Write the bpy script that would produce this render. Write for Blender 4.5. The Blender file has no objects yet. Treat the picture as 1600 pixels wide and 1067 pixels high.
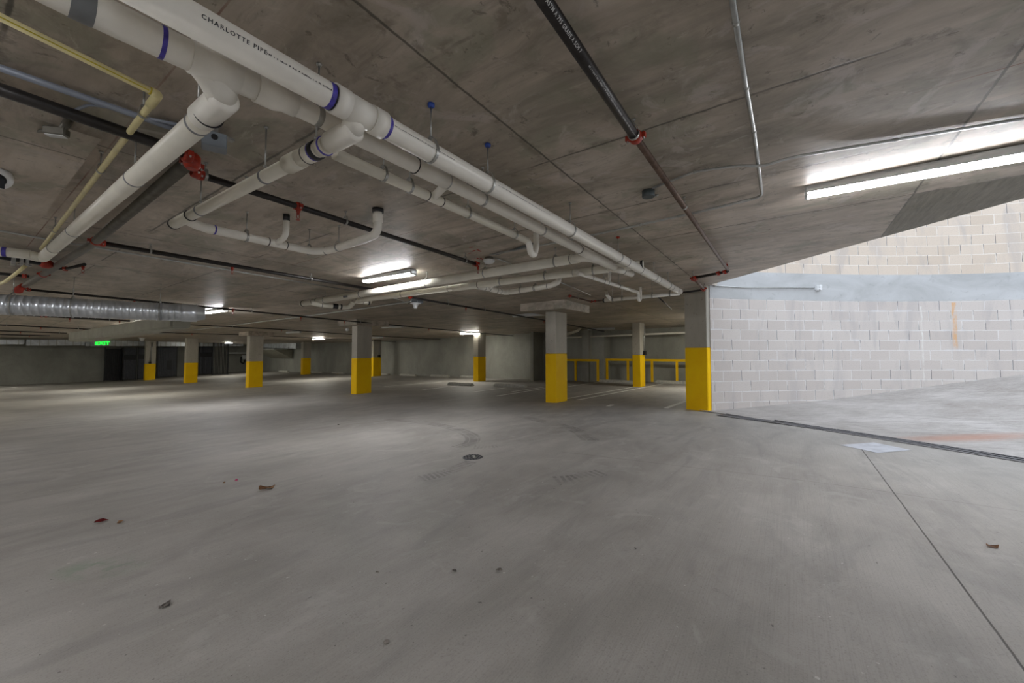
import bpy, bmesh, math, random
import numpy as np
from mathutils import Vector, Matrix
random.seed(7)
sc = bpy.context.scene
COL = sc.collection
# ---------------------------------------------------------------- camera
cam_d = bpy.data.cameras.new('camera'); cam = bpy.data.objects.new('camera', cam_d); COL.objects.link(cam)
PITCH = math.radians(2.4); CZ = 1.12
cam.location = (0, 0, CZ); cam.rotation_euler = (math.pi/2 + PITCH, 0, 0)
cam_d.sensor_width = 36; cam_d.lens = 36*628/1600; cam_d.shift_y = -0.0055; cam_d.clip_end = 300
sc.camera = cam
# ---------------------------------------------------------------- world, exposure
w = bpy.data.worlds.new('overcast_sky'); sc.world = w; w.use_nodes = True
bg = w.node_tree.nodes['Background']; bg.inputs[0].default_value = (0.80, 0.88, 1.0, 1); bg.inputs[1].default_value = 1.42
sc.view_settings.view_transform = 'Standard'; sc.view_settings.look = 'None'
sc.view_settings.gamma = 1; sc.view_settings.use_curve_mapping = False
sc.view_settings.exposure = 0.6
sc.cycles.use_denoising = True
sc.cycles.max_bounces = 10; sc.cycles.diffuse_bounces = 7
LAMP = 92.0
# ---------------------------------------------------------------- maths helpers
Fw = np.array([0, math.cos(PITCH), math.sin(PITCH)]); Up = np.array([0, -math.sin(PITCH), math.cos(PITCH)]); Rt = np.array([1., 0, 0])
Cc = np.array([0, 0, CZ])
Ad = np.array([.5692, .8222, 0.]); Bd = np.array([-.8222, .5692, 0.])
AV, BV, ZV = Vector(Ad), Vector(Bd), Vector((0, 0, 1))
ROTZ = math.atan2(Ad[1], Ad[0])
def XY(a, b): return Ad[0]*a + Bd[0]*b, Ad[1]*a + Bd[1]*b
def AB(p): return p[0]*Ad[0]+p[1]*Ad[1], p[0]*Bd[0]+p[1]*Bd[1]
def fz(a, b):                       # floor height at (a, b)
    u, v = a-8.67, b-4.72
    v = max(v, -5)
    h = 1.233 + (.024 if v > 0 else .034)*v
    if u > 0: h += min(u, 10)/7*(.07-.0105*v)
    return CZ - h
def cz(a, b): return CZ + 1.42 - .012*a - .017*min(b, 26.)      # underside of slab
def ray(x, y): return Fw + (x-800)/628*Rt + (524.7-y)/628*Up
def PH(x, y, H):                    # point at height H above eye level
    d = ray(x, y); return Vector(Cc + d*(H/d[2]))
def PC(x, y, drop=0.):              # point a given drop under the slab
    d = ray(x, y); t = 1.4/d[2]
    for _ in range(30):
        p = Cc+d*t; a, b = AB(p); t = (cz(a, b)-drop-CZ)/d[2]
    return Vector(Cc+d*t)
def PF(x, y):                       # point on the floor
    d = ray(x, y); t = -1.2/d[2]
    for _ in range(40):
        p = Cc+d*t; a, b = AB(p); t = .5*t + .5*(fz(a, b)-CZ)/d[2]
    p = Cc+d*t; return Vector((p[0], p[1], fz(*AB(p))))
def lin(c):
    return tuple(((v/255)/12.92 if v/255 <= .04045 else ((v/255+.055)/1.055)**2.4) for v in c) + (1,)
# ---------------------------------------------------------------- node helpers
class NT:
    def __init__(s, name):
        s.m = bpy.data.materials.new(name); s.m.use_nodes = True; s.t = s.m.node_tree; s.n = s.t.nodes
        s.b = s.n['Principled BSDF']
    def new(s, typ, **kw):
        n = s.n.new(typ)
        for k, v in kw.items(): setattr(n, k, v)
        return n
    def put(s, sock, v):
        if hasattr(v, 'links') or isinstance(v, bpy.types.NodeSocket): s.t.links.new(v, sock)
        else: sock.default_value = v
    def m_(s, op, a, b=0., c=0.):
        n = s.new('ShaderNodeMath', operation=op); s.put(n.inputs[0], a); s.put(n.inputs[1], b); s.put(n.inputs[2], c); return n.outputs[0]
    def noise(s, vec, scale, detail=4, rough=.6, dist=0.):
        n = s.new('ShaderNodeTexNoise'); s.put(n.inputs['Vector'], vec); n.inputs['Scale'].default_value = scale
        n.inputs['Detail'].default_value = detail; n.inputs['Roughness'].default_value = rough; n.inputs['Distortion'].default_value = dist
        return n.outputs['Fac']
    def ramp(s, v, stops):
        n = s.new('ShaderNodeValToRGB'); s.put(n.inputs[0], v); e = n.color_ramp.elements
        while len(e) < len(stops): e.new(.5)
        for i, (p, c) in enumerate(stops):
            e[i].position = p; e[i].color = c if len(c) == 4 else (*c, 1)
        return n.outputs[0]
    def sm(s, v, lo, hi):            # smoothstep lo..hi
        n = s.new('ShaderNodeMapRange', interpolation_type='SMOOTHSTEP'); s.put(n.inputs[0], v)
        n.inputs[1].default_value = lo; n.inputs[2].default_value = hi; n.inputs[3].default_value = 0; n.inputs[4].default_value = 1
        return n.outputs[0]
    def mix(s, f, a, b, blend='MIX'):
        n = s.new('ShaderNodeMix', data_type='RGBA', blend_type=blend); s.put(n.inputs[0], f); s.put(n.inputs[6], a); s.put(n.inputs[7], b)
        return n.outputs[2]
    def obj(s, rot=0., scale=(1, 1, 1)):
        tc = s.new('ShaderNodeTexCoord'); mp = s.new('ShaderNodeMapping'); s.t.links.new(tc.outputs['Object'], mp.inputs[0])
        mp.inputs['Rotation'].default_value = (0, 0, rot); mp.inputs['Scale'].default_value = scale; return mp.outputs[0]
    def xyz(s, vec):
        n = s.new('ShaderNodeSeparateXYZ'); s.put(n.inputs[0], vec); return n.outputs
    def vscale(s, vec, sc_):
        n = s.new('ShaderNodeVectorMath', operation='MULTIPLY'); s.put(n.inputs[0], vec); n.inputs[1].default_value = sc_; return n.outputs[0]
    def bump(s, h, strength=.2, dist=.01):
        n = s.new('ShaderNodeBump'); s.put(n.inputs['Height'], h); n.inputs['Strength'].default_value = strength; n.inputs['Distance'].default_value = dist
        s.t.links.new(n.outputs[0], s.b.inputs['Normal'])
    def fin(s, col, rough=.6, metal=0., spec=.5):
        s.put(s.b.inputs['Base Color'], col); s.put(s.b.inputs['Roughness'], rough); s.b.inputs['Metallic'].default_value = metal
        s.b.inputs['Specular IOR Level'].default_value = spec; return s.m
def seam(t, x, x0, period, wd):      # 1 on lines x = x0 + k*period
    d = t.m_('PINGPONG', t.m_('SUBTRACT', x, x0), period/2)     # distance to nearest line
    return t.m_('SUBTRACT', 1., t.sm(d, wd*.4, wd))
def simple(name, rgb, rough=.5, metal=0., var=.08, scale=8., bump=0.):
    t = NT(name); v = t.obj(); n = t.noise(v, scale, 5)
    c = lin(rgb); lo = tuple(max(0, k*(1-var*2)) for k in c[:3])+(1,); hi = tuple(min(1, k*(1+var*1.5)) for k in c[:3])+(1,)
    col = t.ramp(n, [(.3, lo), (.7, hi)])
    if bump: t.bump(t.noise(v, scale*12, 3), bump, .003)
    return t.fin(col, rough, metal)
M = {}
M['pvc'] = simple('white_plastic', (240, 236, 226), .32, 0, .035, 5)
M['pvc2'] = simple('cream_plastic', (230, 225, 210), .35, 0, .04, 5)
M['purple'] = simple('purple_primer', (78, 68, 170), .4, 0, .2, 40)
M['dark'] = simple('black_rubber', (30, 28, 30), .5)
M['greyband'] = simple('grey_band', (120, 122, 124), .45)
M['zinc'] = simple('zinc_steel', (176, 176, 172), .35, .8, .1, 30)
M['blackpipe'] = simple('black_steel', (44, 40, 38), .38, .2, .25, 18)
M['brownpipe'] = simple('brown_steel', (104, 84, 72), .42, .3, .22, 12)
M['greypipe'] = simple('dark_grey_steel', (98, 94, 84), .4, .2, .15, 10)
M['red'] = simple('red_orange_enamel', (164, 44, 20), .45, 0, .2, 25)
M['yellowpipe'] = simple('pale_yellow_plastic', (226, 214, 160), .4, 0, .07, 10)
M['yellowprint'] = simple('yellow_print', (200, 180, 40), .5)
M['bluegrey'] = simple('blue_grey_conduit', (138, 144, 156), .42, .1, .08, 10)
M['conduit'] = simple('galvanised_conduit', (186, 188, 186), .3, .75, .08, 20)
M['galv'] = simple('galvanised_duct', (204, 208, 212), .32, .6, .12, 3)
M['galv_matte'] = simple('duct_wrap', (150, 148, 134), .6, .1, .08, 3)
M['blue'] = simple('blue_anchor', (40, 70, 150), .5)
M['boxgrey'] = simple('grey_box', (140, 148, 156), .45, .2, .05, 10)
M['boxdark'] = simple('dark_grey_box', (84, 92, 94), .45, .3, .08, 10)
M['whiteplastic'] = simple('white_device', (225, 226, 226), .35, 0, .03, 10)
M['fixture'] = simple('white_fixture', (200, 202, 202), .45, 0, .03, 10)
M['lens_off'] = simple('unlit_lens', (222, 224, 220), .5, 0, .02, 4)
M['black'] = simple('black_paint', (24, 25, 29), .45, 0, .2, 6)
M['gate'] = simple('dark_louvre_metal', (78, 80, 86), .5, .2, .12, 6)
M['mark'] = simple('black_print', (40, 40, 44), .6)
M['markw'] = simple('white_print', (190, 190, 186), .6)
M['markgrey'] = simple('grey_print', (96, 96, 96), .6)
M['paint'] = simple('line_paint', (236, 236, 230), .7, 0, .12, 12)
M['precast'] = simple('precast_concrete', (184, 182, 174), .85, 0, .12, 14, .3)
M['grate'] = simple('grate_iron', (92, 93, 98), .45, .5, .2, 20)
M['steelframe'] = simple('worn_steel', (136, 136, 138), .4, .5, .15, 20)
M['leaf'] = simple('dry_leaf', (168, 128, 92), .8, 0, .25, 60)
M['leaf2'] = simple('tan_leaf', (190, 150, 120), .8, 0, .2, 60)
M['petal'] = simple('pink_petal', (225, 80, 140), .7, 0, .1, 60)
M['redleaf'] = simple('red_leaf', (140, 40, 40), .7, 0, .2, 60)
M['stone'] = simple('pale_stone', (150, 142, 134), .9, 0, .2, 40, .4)
def emit(name, rgb, s):
    t = NT(name); t.b.inputs['Emission Color'].default_value = lin(rgb); t.b.inputs['Emission Strength'].default_value = s
    return t.fin(lin(rgb), .4)
M['lamp'] = emit('led_lens', (250, 251, 255), LAMP)
M['lamp_near'] = emit('led_lens_near', (250, 251, 255), LAMP*.5)
M['lamp_mid'] = emit('led_lens_mid', (250, 251, 255), LAMP*.8)
M['lamp_warm'] = emit('led_lens_far', (255, 252, 240), LAMP*1.15)
M['exit'] = emit('exit_green', (20, 235, 60), 1.6)
def yellow_mat():
    t = NT('yellow_paint'); v = t.obj(); n = t.noise(v, 3, 5)
    c = t.ramp(n, [(.3, lin((250, 196, 0))), (.7, lin((255, 208, 0)))])
    sp = t.sm(t.noise(v, 30, 4), .68, .74); c = t.mix(sp, c, lin((226, 168, 4)))
    t.bump(t.noise(v, 60, 3), .15, .003); return t.fin(c, .6, 0, .25)
M['yellow'] = yellow_mat()
def concrete(name, lo, hi, stain, rough=.55, streak=(1, 1, .25)):
    t = NT(name); v = t.obj(ROTZ*-1); n1 = t.noise(t.vscale(v, streak), 1.6, 7, .62, .4); n2 = t.noise(v, 14, 5)
    c = t.ramp(n1, [(.28, lin(lo)), (.7, lin(hi))]); c = t.mix(t.sm(n2, .58, .75), c, lin(stain))
    c = t.mix(t.m_('MULTIPLY', t.sm(t.noise(v, 45, 3), .68, .74), .5), c, lin(tuple(k*.6 for k in lo)))
    t.bump(t.noise(v, 25, 5), .25, .006); return t.fin(c, rough)
M['col'] = concrete('column_concrete', (158, 153, 140), (190, 184, 172), (140, 132, 120), .6)
M['wallc'] = concrete('wall_concrete', (134, 134, 126), (168, 168, 160), (134, 134, 128), .65, (.5, .5, .3))
def ceiling_mat():
    t = NT('ceiling_concrete'); v = t.obj(-ROTZ); o = t.xyz(v); a, b = o[0], o[1]
    wob = t.m_('MULTIPLY', t.m_('SUBTRACT', t.noise(v, 9, 3), .5), .02)
    sa = seam(t, t.m_('ADD', a, wob), .13, 1.17, .012); sb = seam(t, t.m_('ADD', b, wob), 1.38, 2.29, .010)
    lines = t.m_('MAXIMUM', t.m_('MULTIPLY', sa, t.sm(t.noise(v, .9, 3), .42, .55)), sb)
    # panel ids shift the tone a little from panel to panel
    pa = t.m_('FLOOR', t.m_('DIVIDE', t.m_('SUBTRACT', a, .13), 1.17)); pb = t.m_('FLOOR', t.m_('DIVIDE', t.m_('SUBTRACT', b, 1.38), 2.29))
    wn = t.new('ShaderNodeTexWhiteNoise', noise_dimensions='2D'); cb = t.new('ShaderNodeCombineXYZ'); t.put(cb.inputs[0], pa); t.put(cb.inputs[1], pb); t.t.links.new(cb.outputs[0], wn.inputs['Vector'])
    big = t.noise(v, .8, 6, .6, .6); st = t.noise(t.vscale(v, (1.2, .22, 1)), 3.2, 7, .68, .5)
    c = t.ramp(t.m_('ADD', t.m_('MULTIPLY', big, .45), t.m_('MULTIPLY', st, .55)), [(.40, lin((150, 141, 127))), (.5, lin((184, 171, 156))), (.60, lin((208, 196, 182)))])
    c = t.mix(t.m_('MULTIPLY', wn.outputs['Value'], .22), c, lin((96, 94, 84)))
    c = t.mix(t.m_('MULTIPLY', t.sm(t.noise(v, 1.9, 5, .6, 1.), .52, .64), .45), c, lin((134, 136, 116)))      # greenish cast
    c = t.mix(t.m_('MULTIPLY', t.sm(t.noise(v, 2.7, 6, .65, 1.2), .55, .66), .5), c, lin((198, 188, 182)))
    veil = t.noise(t.vscale(v, (.8, .35, 1)), 5.5, 8, .72, 1.6); c = t.mix(t.m_('MULTIPLY', t.sm(veil, .50, .66), .32), c, lin((104, 96, 84)))
    c = t.mix(t.m_('MULTIPLY', t.sm(t.noise(t.vscale(v, (1, .5, 1)), 9, 7, .7, 1.), .60, .70), .35), c, lin((214, 206, 194)))
    near_seam = t.m_('MAXIMUM', seam(t, a, .13, 1.17, .07), seam(t, b, 1.38, 2.29, .07)); c = t.mix(t.m_('MULTIPLY', near_seam, t.m_('MULTIPLY', t.sm(t.noise(v, 6, 5, .7), .5, .62), .45)), c, lin((92, 84, 70)))
    # chips and patches
    c = t.mix(t.m_('MULTIPLY', t.sm(t.noise(v, 11, 6, .72, .6), .60, .68), .6), c, lin((84, 80, 70)))
    # rust coloured snap lines along b
    rl = seam(t, t.m_('ADD', a, t.m_('MULTIPLY', wob, .3)), .62, 2.34, .006)
    c = t.mix(t.m_('MULTIPLY', rl, t.m_('MULTIPLY', t.sm(t.noise(v, .6, 2), .45, .6), .8)), c, lin((112, 56, 40)))
    c = t.mix(t.m_('MULTIPLY', lines, .75), c, lin((58, 54, 46)))
    # the odd panel with coarse ply grain by the slab edge
    m1 = t.m_('MULTIPLY', t.m_('GREATER_THAN', a, 4.82), t.m_('LESS_THAN', b, -.91))
    g = t.ramp(t.noise(t.vscale(v, (1, 9, 1)), 3.0, 6, .7, .8), [(.35, lin((84, 80, 64))), (.65, lin((124, 118, 100)))])
    c = t.mix(t.m_('MULTIPLY', m1, .9), c, g)
    r = t.m_('ADD', .30, t.m_('MULTIPLY', st, .36))
    hb = t.m_('SUBTRACT', t.noise(v, 22, 5), t.m_('MULTIPLY', lines, .9)); t.bump(hb, .18, .004)
    return t.fin(c, r)
M['ceiling'] = ceiling_mat()
def ringmask(t, x, y, cx, cy, R, wd, half=None):
    dx = t.m_('SUBTRACT', x, cx); dy = t.m_('SUBTRACT', y, cy); r = t.m_('SQRT', t.m_('ADD', t.m_('MULTIPLY', dx, dx), t.m_('MULTIPLY', dy, dy)))
    k = t.m_('SUBTRACT', 1., t.sm(t.m_('ABSOLUTE', t.m_('SUBTRACT', r, R)), wd*.55, wd))
    if half:
        nx, ny, lo, hi = half; p = t.m_('ADD', t.m_('MULTIPLY', dx, nx), t.m_('MULTIPLY', dy, ny)); k = t.m_('MULTIPLY', k, t.sm(p, lo, hi))
    ang = t.m_('ARCTAN2', dy, dx); tread = t.m_('ADD', .62, t.m_('MULTIPLY', t.m_('SINE', t.m_('MULTIPLY', ang, R*55.)), .38))
    return t.m_('MULTIPLY', k, tread)
def floor_mat():
    t = NT('floor_concrete'); v = t.obj(-ROTZ); o = t.xyz(v); a, b = o[0], o[1]; g = t.xyz(t.obj()); X, Y = g[0], g[1]
    big = t.noise(v, .55, 6, .6, .6); mid = t.noise(t.vscale(v, (.7, 1.4, 1)), 2.2, 6, .62, .4)
    c = t.ramp(t.m_('ADD', t.m_('MULTIPLY', big, .55), t.m_('MULTIPLY', mid, .45)), [(.34, lin((144, 140, 134))), (.5, lin((163, 159, 153))), (.66, lin((180, 176, 170)))])
    fine = t.noise(v, 130, 4, .7); c = t.mix(t.m_('MULTIPLY', t.sm(fine, .5, .72), .38), c, lin((96, 92, 88)))
    c = t.mix(t.m_('MULTIPLY', t.sm(t.noise(v, 85, 3), .62, .74), .35), c, lin((184, 180, 174)))
    bro = t.noise(t.vscale(v, (1.2, 90, 1)), 2.0, 3, .5); c = t.mix(t.m_('MULTIPLY', t.sm(bro, .45, .7), .16), c, lin((110, 106, 100)))
    c = t.mix(t.m_('MULTIPLY', t.sm(t.noise(v, 3.1, 5, .6, 1.2), .6, .7), .3), c, lin((176, 174, 168)))   # pale blotches
    c = t.mix(t.m_('MULTIPLY', t.sm(t.noise(v, 6.1, 5, .7, 1.), .66, .74), .35), c, lin((98, 95, 92)))
    swl = t.noise(t.vscale(v, (.5, 1.6, 1)), 1.1, 7, .6, 2.0); c = t.mix(t.m_('MULTIPLY', t.sm(swl, .48, .66), .26), c, lin((116, 114, 112)))
    c = t.mix(t.m_('MULTIPLY', t.sm(t.noise(v, 1.7, 6, .65, 1.6), .57, .68), .28), c, lin((190, 187, 182)))
    speck = t.noise(v, 34, 2, .5); c = t.mix(t.m_('MULTIPLY', t.sm(speck, .74, .78), .7), c, lin((206, 204, 200))); c = t.mix(t.m_('MULTIPLY', t.m_('SUBTRACT', 1., t.sm(speck, .22, .26)), .7), c, lin((70, 66, 62)))
    # saw cut joints
    wob = t.m_('MULTIPLY', t.m_('SUBTRACT', t.noise(v, 12, 3), .5), .006)
    j1 = t.m_('SUBTRACT', 1., t.sm(t.m_('ABSOLUTE', t.m_('ADD', t.m_('ADD', b, .62), wob)), .002, .006))
    j1 = t.m_('MULTIPLY', j1, t.m_('LESS_THAN', a, 5.9))
    j2 = t.m_('SUBTRACT', 1., t.sm(t.m_('ABSOLUTE', t.m_('ADD', t.m_('SUBTRACT', a, .12), wob)), .003, .007))
    j3 = t.m_('MULTIPLY', t.m_('SUBTRACT', 1., t.sm(t.m_('ABSOLUTE', t.m_('ADD', t.m_('SUBTRACT', a, 4.2), wob)), .001, .006)), .5)
    j3 = t.m_('MULTIPLY', j3, t.m_('LESS_THAN', b, 2.2))
    j4 = t.m_('MULTIPLY', seam(t, b, 3.7, 4.4, .01), t.m_('GREATER_THAN', a, 9.5))
    js = t.m_('MAXIMUM', t.m_('MAXIMUM', j1, j2), t.m_('MAXIMUM', j3, t.m_('MULTIPLY', j4, .5)))
    c = t.mix(t.m_('MULTIPLY', js, .85), c, lin((44, 38, 32)))
    # green spray mark
    gx = t.m_('SUBTRACT', X, -2.25); gy = t.m_('SUBTRACT', Y, 2.26); gd = t.m_('SQRT', t.m_('ADD', t.m_('MULTIPLY', gx, gx), t.m_('MULTIPLY', t.m_('MULTIPLY', gy, gy), 3.)))
    c = t.mix(t.m_('MULTIPLY', t.m_('SUBTRACT', 1., t.sm(gd, .05, .3)), t.m_('MULTIPLY', t.sm(t.noise(v, 8, 4), .4, .65), .45)), c, lin((70, 130, 84)))
    r = t.m_('ADD', .5, t.m_('MULTIPLY', mid, .25))
    t.bump(t.m_('SUBTRACT', t.m_('ADD', t.m_('MULTIPLY', fine, .6), t.m_('MULTIPLY', bro, .4)), t.m_('MULTIPLY', js, 2.)), .35, .004)
    return t.fin(c, r)
M['floor'] = floor_mat()
def ramp_mat():
    t = NT('ramp_concrete'); v = t.obj(); big = t.noise(v, .9, 6, .65, .5)
    c = t.ramp(big, [(.33, lin((158, 152, 146))), (.5, lin((176, 171, 166))), (.68, lin((196, 191, 187)))])
    br = t.noise(t.vscale(t.obj(.35), (1.4, 14, 1)), 2.6, 5, .7, .5); c = t.mix(t.m_('MULTIPLY', t.sm(br, .47, .60), .5), c, lin((126, 120, 115)))
    rg = t.noise(t.vscale(t.obj(-.15), (2.2, 20, 1)), 3.2, 5, .7, .3); c = t.mix(t.m_('MULTIPLY', t.sm(rg, .5, .62), .3), c, lin((204, 200, 196))); c = t.mix(t.m_('MULTIPLY', t.sm(t.noise(v, 70, 4, .7), .52, .7), .35), c, lin((118, 112, 108)))
    o = t.xyz(v); gx = t.m_('SUBTRACT', o[0], 5.55); gy = t.m_('SUBTRACT', o[1], 4.95)
    gd = t.m_('SQRT', t.m_('ADD', t.m_('MULTIPLY', t.m_('MULTIPLY', gx, gx), .35), t.m_('MULTIPLY', t.m_('MULTIPLY', gy, gy), 9.)))
    c = t.mix(t.m_('MULTIPLY', t.m_('SUBTRACT', 1., t.sm(gd, .05, .8)), .6), c, lin((176, 120, 92)))
    t.bump(t.m_('ADD', br, t.noise(v, 60, 3)), .5, .01); return t.fin(c, .7)
M['ramp'] = ramp_mat()
def block_mat(nm, c1, c2, c3):
    t = NT(nm); tc = t.new('ShaderNodeTexCoord'); uv = tc.outputs['UV']
    nz = t.new('ShaderNodeTexNoise'); t.put(nz.inputs['Vector'], uv); nz.inputs['Scale'].default_value = 7; nz.inputs['Detail'].default_value = 3
    wv = t.new('ShaderNodeVectorMath', operation='MULTIPLY_ADD'); t.put(wv.inputs[0], nz.outputs['Color']); wv.inputs[1].default_value = (.012, .012, 0); t.put(wv.inputs[2], uv)
    br = t.new('ShaderNodeTexBrick'); t.put(br.inputs['Vector'], wv.outputs[0]); br.offset = .5; br.squash = 1
    br.inputs['Scale'].default_value = 1; br.inputs['Brick Width'].default_value = .405; br.inputs['Row Height'].default_value = .1995
    br.inputs['Mortar Size'].default_value = .007; br.inputs['Mortar Smooth'].default_value = .25; br.inputs['Bias'].default_value = 0
    br.inputs['Color1'].default_value = lin(c1); br.inputs['Color2'].default_value = lin(c2); br.inputs['Mortar'].default_value = lin(c3)
    c = br.outputs['Color']; o = t.xyz(uv); U_, V_ = o[0], o[1]
    # raked head joints read dark, bed joints pale
    row = t.m_('FLOOR', t.m_('DIVIDE', V_, .1995)); off = t.m_('MULTIPLY', t.m_('MODULO', t.m_('ABSOLUTE', row), 2.), .2025)
    hj = t.m_('SUBTRACT', 1., t.sm(t.m_('PINGPONG', t.m_('ADD', t.m_('ADD', U_, t.m_('MULTIPLY', t.m_('SUBTRACT', nz.outputs['Fac'], .5), .012)), t.m_('SUBTRACT', .2025, off)), .2025), .003, .009))
    hj = t.m_('MULTIPLY', hj, t.sm(t.noise(uv, 2.3, 3), .42, .58))
    bed = t.m_('PINGPONG', V_, .1995/2)
    ef = t.m_('MULTIPLY', t.m_('SUBTRACT', 1., t.sm(bed, .0, .035)), t.sm(t.noise(t.vscale(uv, (.7, 2, 1)), 2.4, 5, .7), .5, .66))
    ef = t.m_('MULTIPLY', ef, t.m_('LESS_THAN', V_, 2.2))
    spk = t.noise(uv, 50, 5, .7); c = t.mix(t.m_('MULTIPLY', t.sm(spk, .5, .7), .3), c, lin((150, 144, 138)))
    c = t.mix(t.m_('MULTIPLY', t.sm(t.noise(t.vscale(uv, (2, .5, 1)), 1.4, 5, .6, .6), .5, .68), .35), c, lin((168, 164, 164)))
    c = t.mix(t.m_('MULTIPLY', ef, .55), c, lin((218, 218, 220)))
    c = t.mix(t.m_('MULTIPLY', hj, .8), c, lin((92, 90, 92)))
    # orange run and white drips, real stains at their own place on the wall
    def streak(u0, wd, v0, v1, col, amt, c):
        du = t.m_('ABSOLUTE', t.m_('ADD', t.m_('SUBTRACT', U_, u0), t.m_('MULTIPLY', t.m_('SUBTRACT', t.noise(uv, 5, 3), .5), .05)))
        k = t.m_('MULTIPLY', t.m_('SUBTRACT', 1., t.sm(du, wd*.3, wd)), t.m_('MULTIPLY', t.sm(V_, v0, v0+.25), t.m_('SUBTRACT', 1., t.sm(V_, v1-.02, v1))))
        return t.mix(t.m_('MULTIPLY', t.m_('MULTIPLY', k, t.sm(t.noise(t.vscale(uv, (3, 1, 1)), 4.5, 5, .7), .35, .62)), amt), c, lin(col))
    c = streak(5.33, .06, 1.1, 2.17, (214, 160, 96), .75, c)
    c = streak(4.72, .022, .5, 2.1, (232, 232, 226), .7, c)
    c = streak(1.36, .05, .1, 1.9, (200, 196, 194), .25, c)
    sep = t.m_('SUBTRACT', t.m_('MULTIPLY', spk, .5), t.m_('MULTIPLY', hj, 1.2)); t.bump(t.m_('SUBTRACT', sep, t.m_('MULTIPLY', br.outputs['Fac'], .6)), .4, .008)
    return t.fin(c, .8)
M['block'] = block_mat('concrete_block_wall', (196, 187, 180), (206, 198, 191), (222, 219, 216))
M['block_sunlit'] = block_mat('sun_toned_block_wall', (204, 189, 172), (216, 202, 186), (232, 224, 214))  # same blocks above the beam, warm sunlight painted into a lighter colour
def smoothc(name, lo, hi):
    t = NT(name); v = t.obj(); n = t.noise(t.vscale(v, (.6, .6, 1.2)), 1.6, 6, .6, .8)
    c = t.ramp(n, [(.35, lin(lo)), (.65, lin(hi))]); c = t.mix(t.m_('MULTIPLY', t.sm(t.noise(v, 7, 5, .6, 1.), .58, .7), .35), c, lin(tuple(k*.86 for k in lo)))
    t.bump(t.noise(v, 20, 4), .2, .005); return t.fin(c, .65)
M['beam'] = smoothc('bond_beam_concrete', (172, 173, 172), (192, 193, 193))
# ---------------------------------------------------------------- object helpers
def mesh_obj(name, bm, mat, parent=None, smooth=False, mats=None):
    me = bpy.data.meshes.new(name); bmesh.ops.recalc_face_normals(bm, faces=bm.faces) if len(bm.faces) else None
    bm.to_mesh(me); bm.free()
    for m_ in (mats or [mat]): me.materials.append(m_)
    if smooth:
        for p in me.polygons: p.use_smooth = True
    o = bpy.data.objects.new(name, me); COL.objects.link(o)
    if parent:
        o.parent = parent; o.matrix_parent_inverse = parent.matrix_world.inverted() if parent.type != 'EMPTY' else Matrix.Translation(-parent.location)
    return o
def tag(o, label=None, cat=None, group=None, kind=None):
    if label: o['label'] = label
    if cat: o['category'] = cat
    if group: o['group'] = group
    if kind: o['kind'] = kind
    return o
def thing(name, label, cat, loc, group=None):
    o = bpy.data.objects.new(name, None); COL.objects.link(o); o.location = loc; o.empty_display_size = .1
    return tag(o, label, cat, group, 'thing')
def box(bm, c, hx, hy, hz, ax=None, mi=0):
    """box centred at c, half sizes along axes ax (3 vectors)"""
    ax = ax or (AV, BV, ZV); c = Vector(c); vs = []
    for sx in (-1, 1):
        for sy in (-1, 1):
            for sz in (-1, 1): vs.append(bm.verts.new(c + ax[0]*hx*sx + ax[1]*hy*sy + ax[2]*hz*sz))
    for q in ((0, 1, 3, 2), (4, 6, 7, 5), (0, 4, 5, 1), (2, 3, 7, 6), (0, 2, 6, 4), (1, 5, 7, 3)):
        f = bm.faces.new([vs[i] for i in q]); f.material_index = mi
    return vs
def bevel(bm, w=.004, seg=1):
    bmesh.ops.bevel(bm, geom=[e for e in bm.edges], offset=w, segments=seg, affect='EDGES', clamp_overlap=True)
def frame(d):
    d = d.normalized(); u = ZV.cross(d)
    if u.length < .05: u = Vector((1, 0, 0)).cross(d)
    u.normalize(); return d, u, d.cross(u).normalized()
def rounded(pts, rb):
    out = [Vector(pts[0])]
    for i in range(1, len(pts)-1):
        p0, p, p1 = Vector(pts[i-1]), Vector(pts[i]), Vector(pts[i+1]); a = (p0-p); b = (p1-p)
        r = min(rb, a.length*.45, b.length*.45); a.normalize(); b.normalize()
        if a.dot(b) < -.995: out.append(p); continue
        s, e = p+a*r, p+b*r
        for k in range(7):
            q = k/6; out.append(s.lerp(p, q).lerp(p.lerp(e, q), q))
    out.append(Vector(pts[-1])); return out
def tube(bm, pts, r, seg=20, rb=.1, cap=True, mi=0):
    P = rounded(pts, rb) if len(pts) > 2 else [Vector(p) for p in pts]
    rs = r if isinstance(r, (list, tuple)) else [r]*len(P)
    rings = []; prev = None
    for i, p in enumerate(P):
        t = (P[min(i+1, len(P)-1)]-P[max(i-1, 0)]).normalized()
        if prev is None: _, u, v = frame(t)
        else:
            u = (prev - t*prev.dot(t)).normalized(); v = t.cross(u)
        prev = u
        rings.append([bm.verts.new(p + (u*math.cos(2*math.pi*k/seg) + v*math.sin(2*math.pi*k/seg))*rs[i]) for k in range(seg)])
    for A_, B_ in zip(rings, rings[1:]):
        for k in range(seg):
            f = bm.faces.new((A_[k], A_[(k+1) % seg], B_[(k+1) % seg], B_[k])); f.smooth = True; f.material_index = mi
    if cap:
        for R_ in (rings[0], rings[-1]):
            f = bm.faces.new(R_); f.material_index = mi
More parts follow.
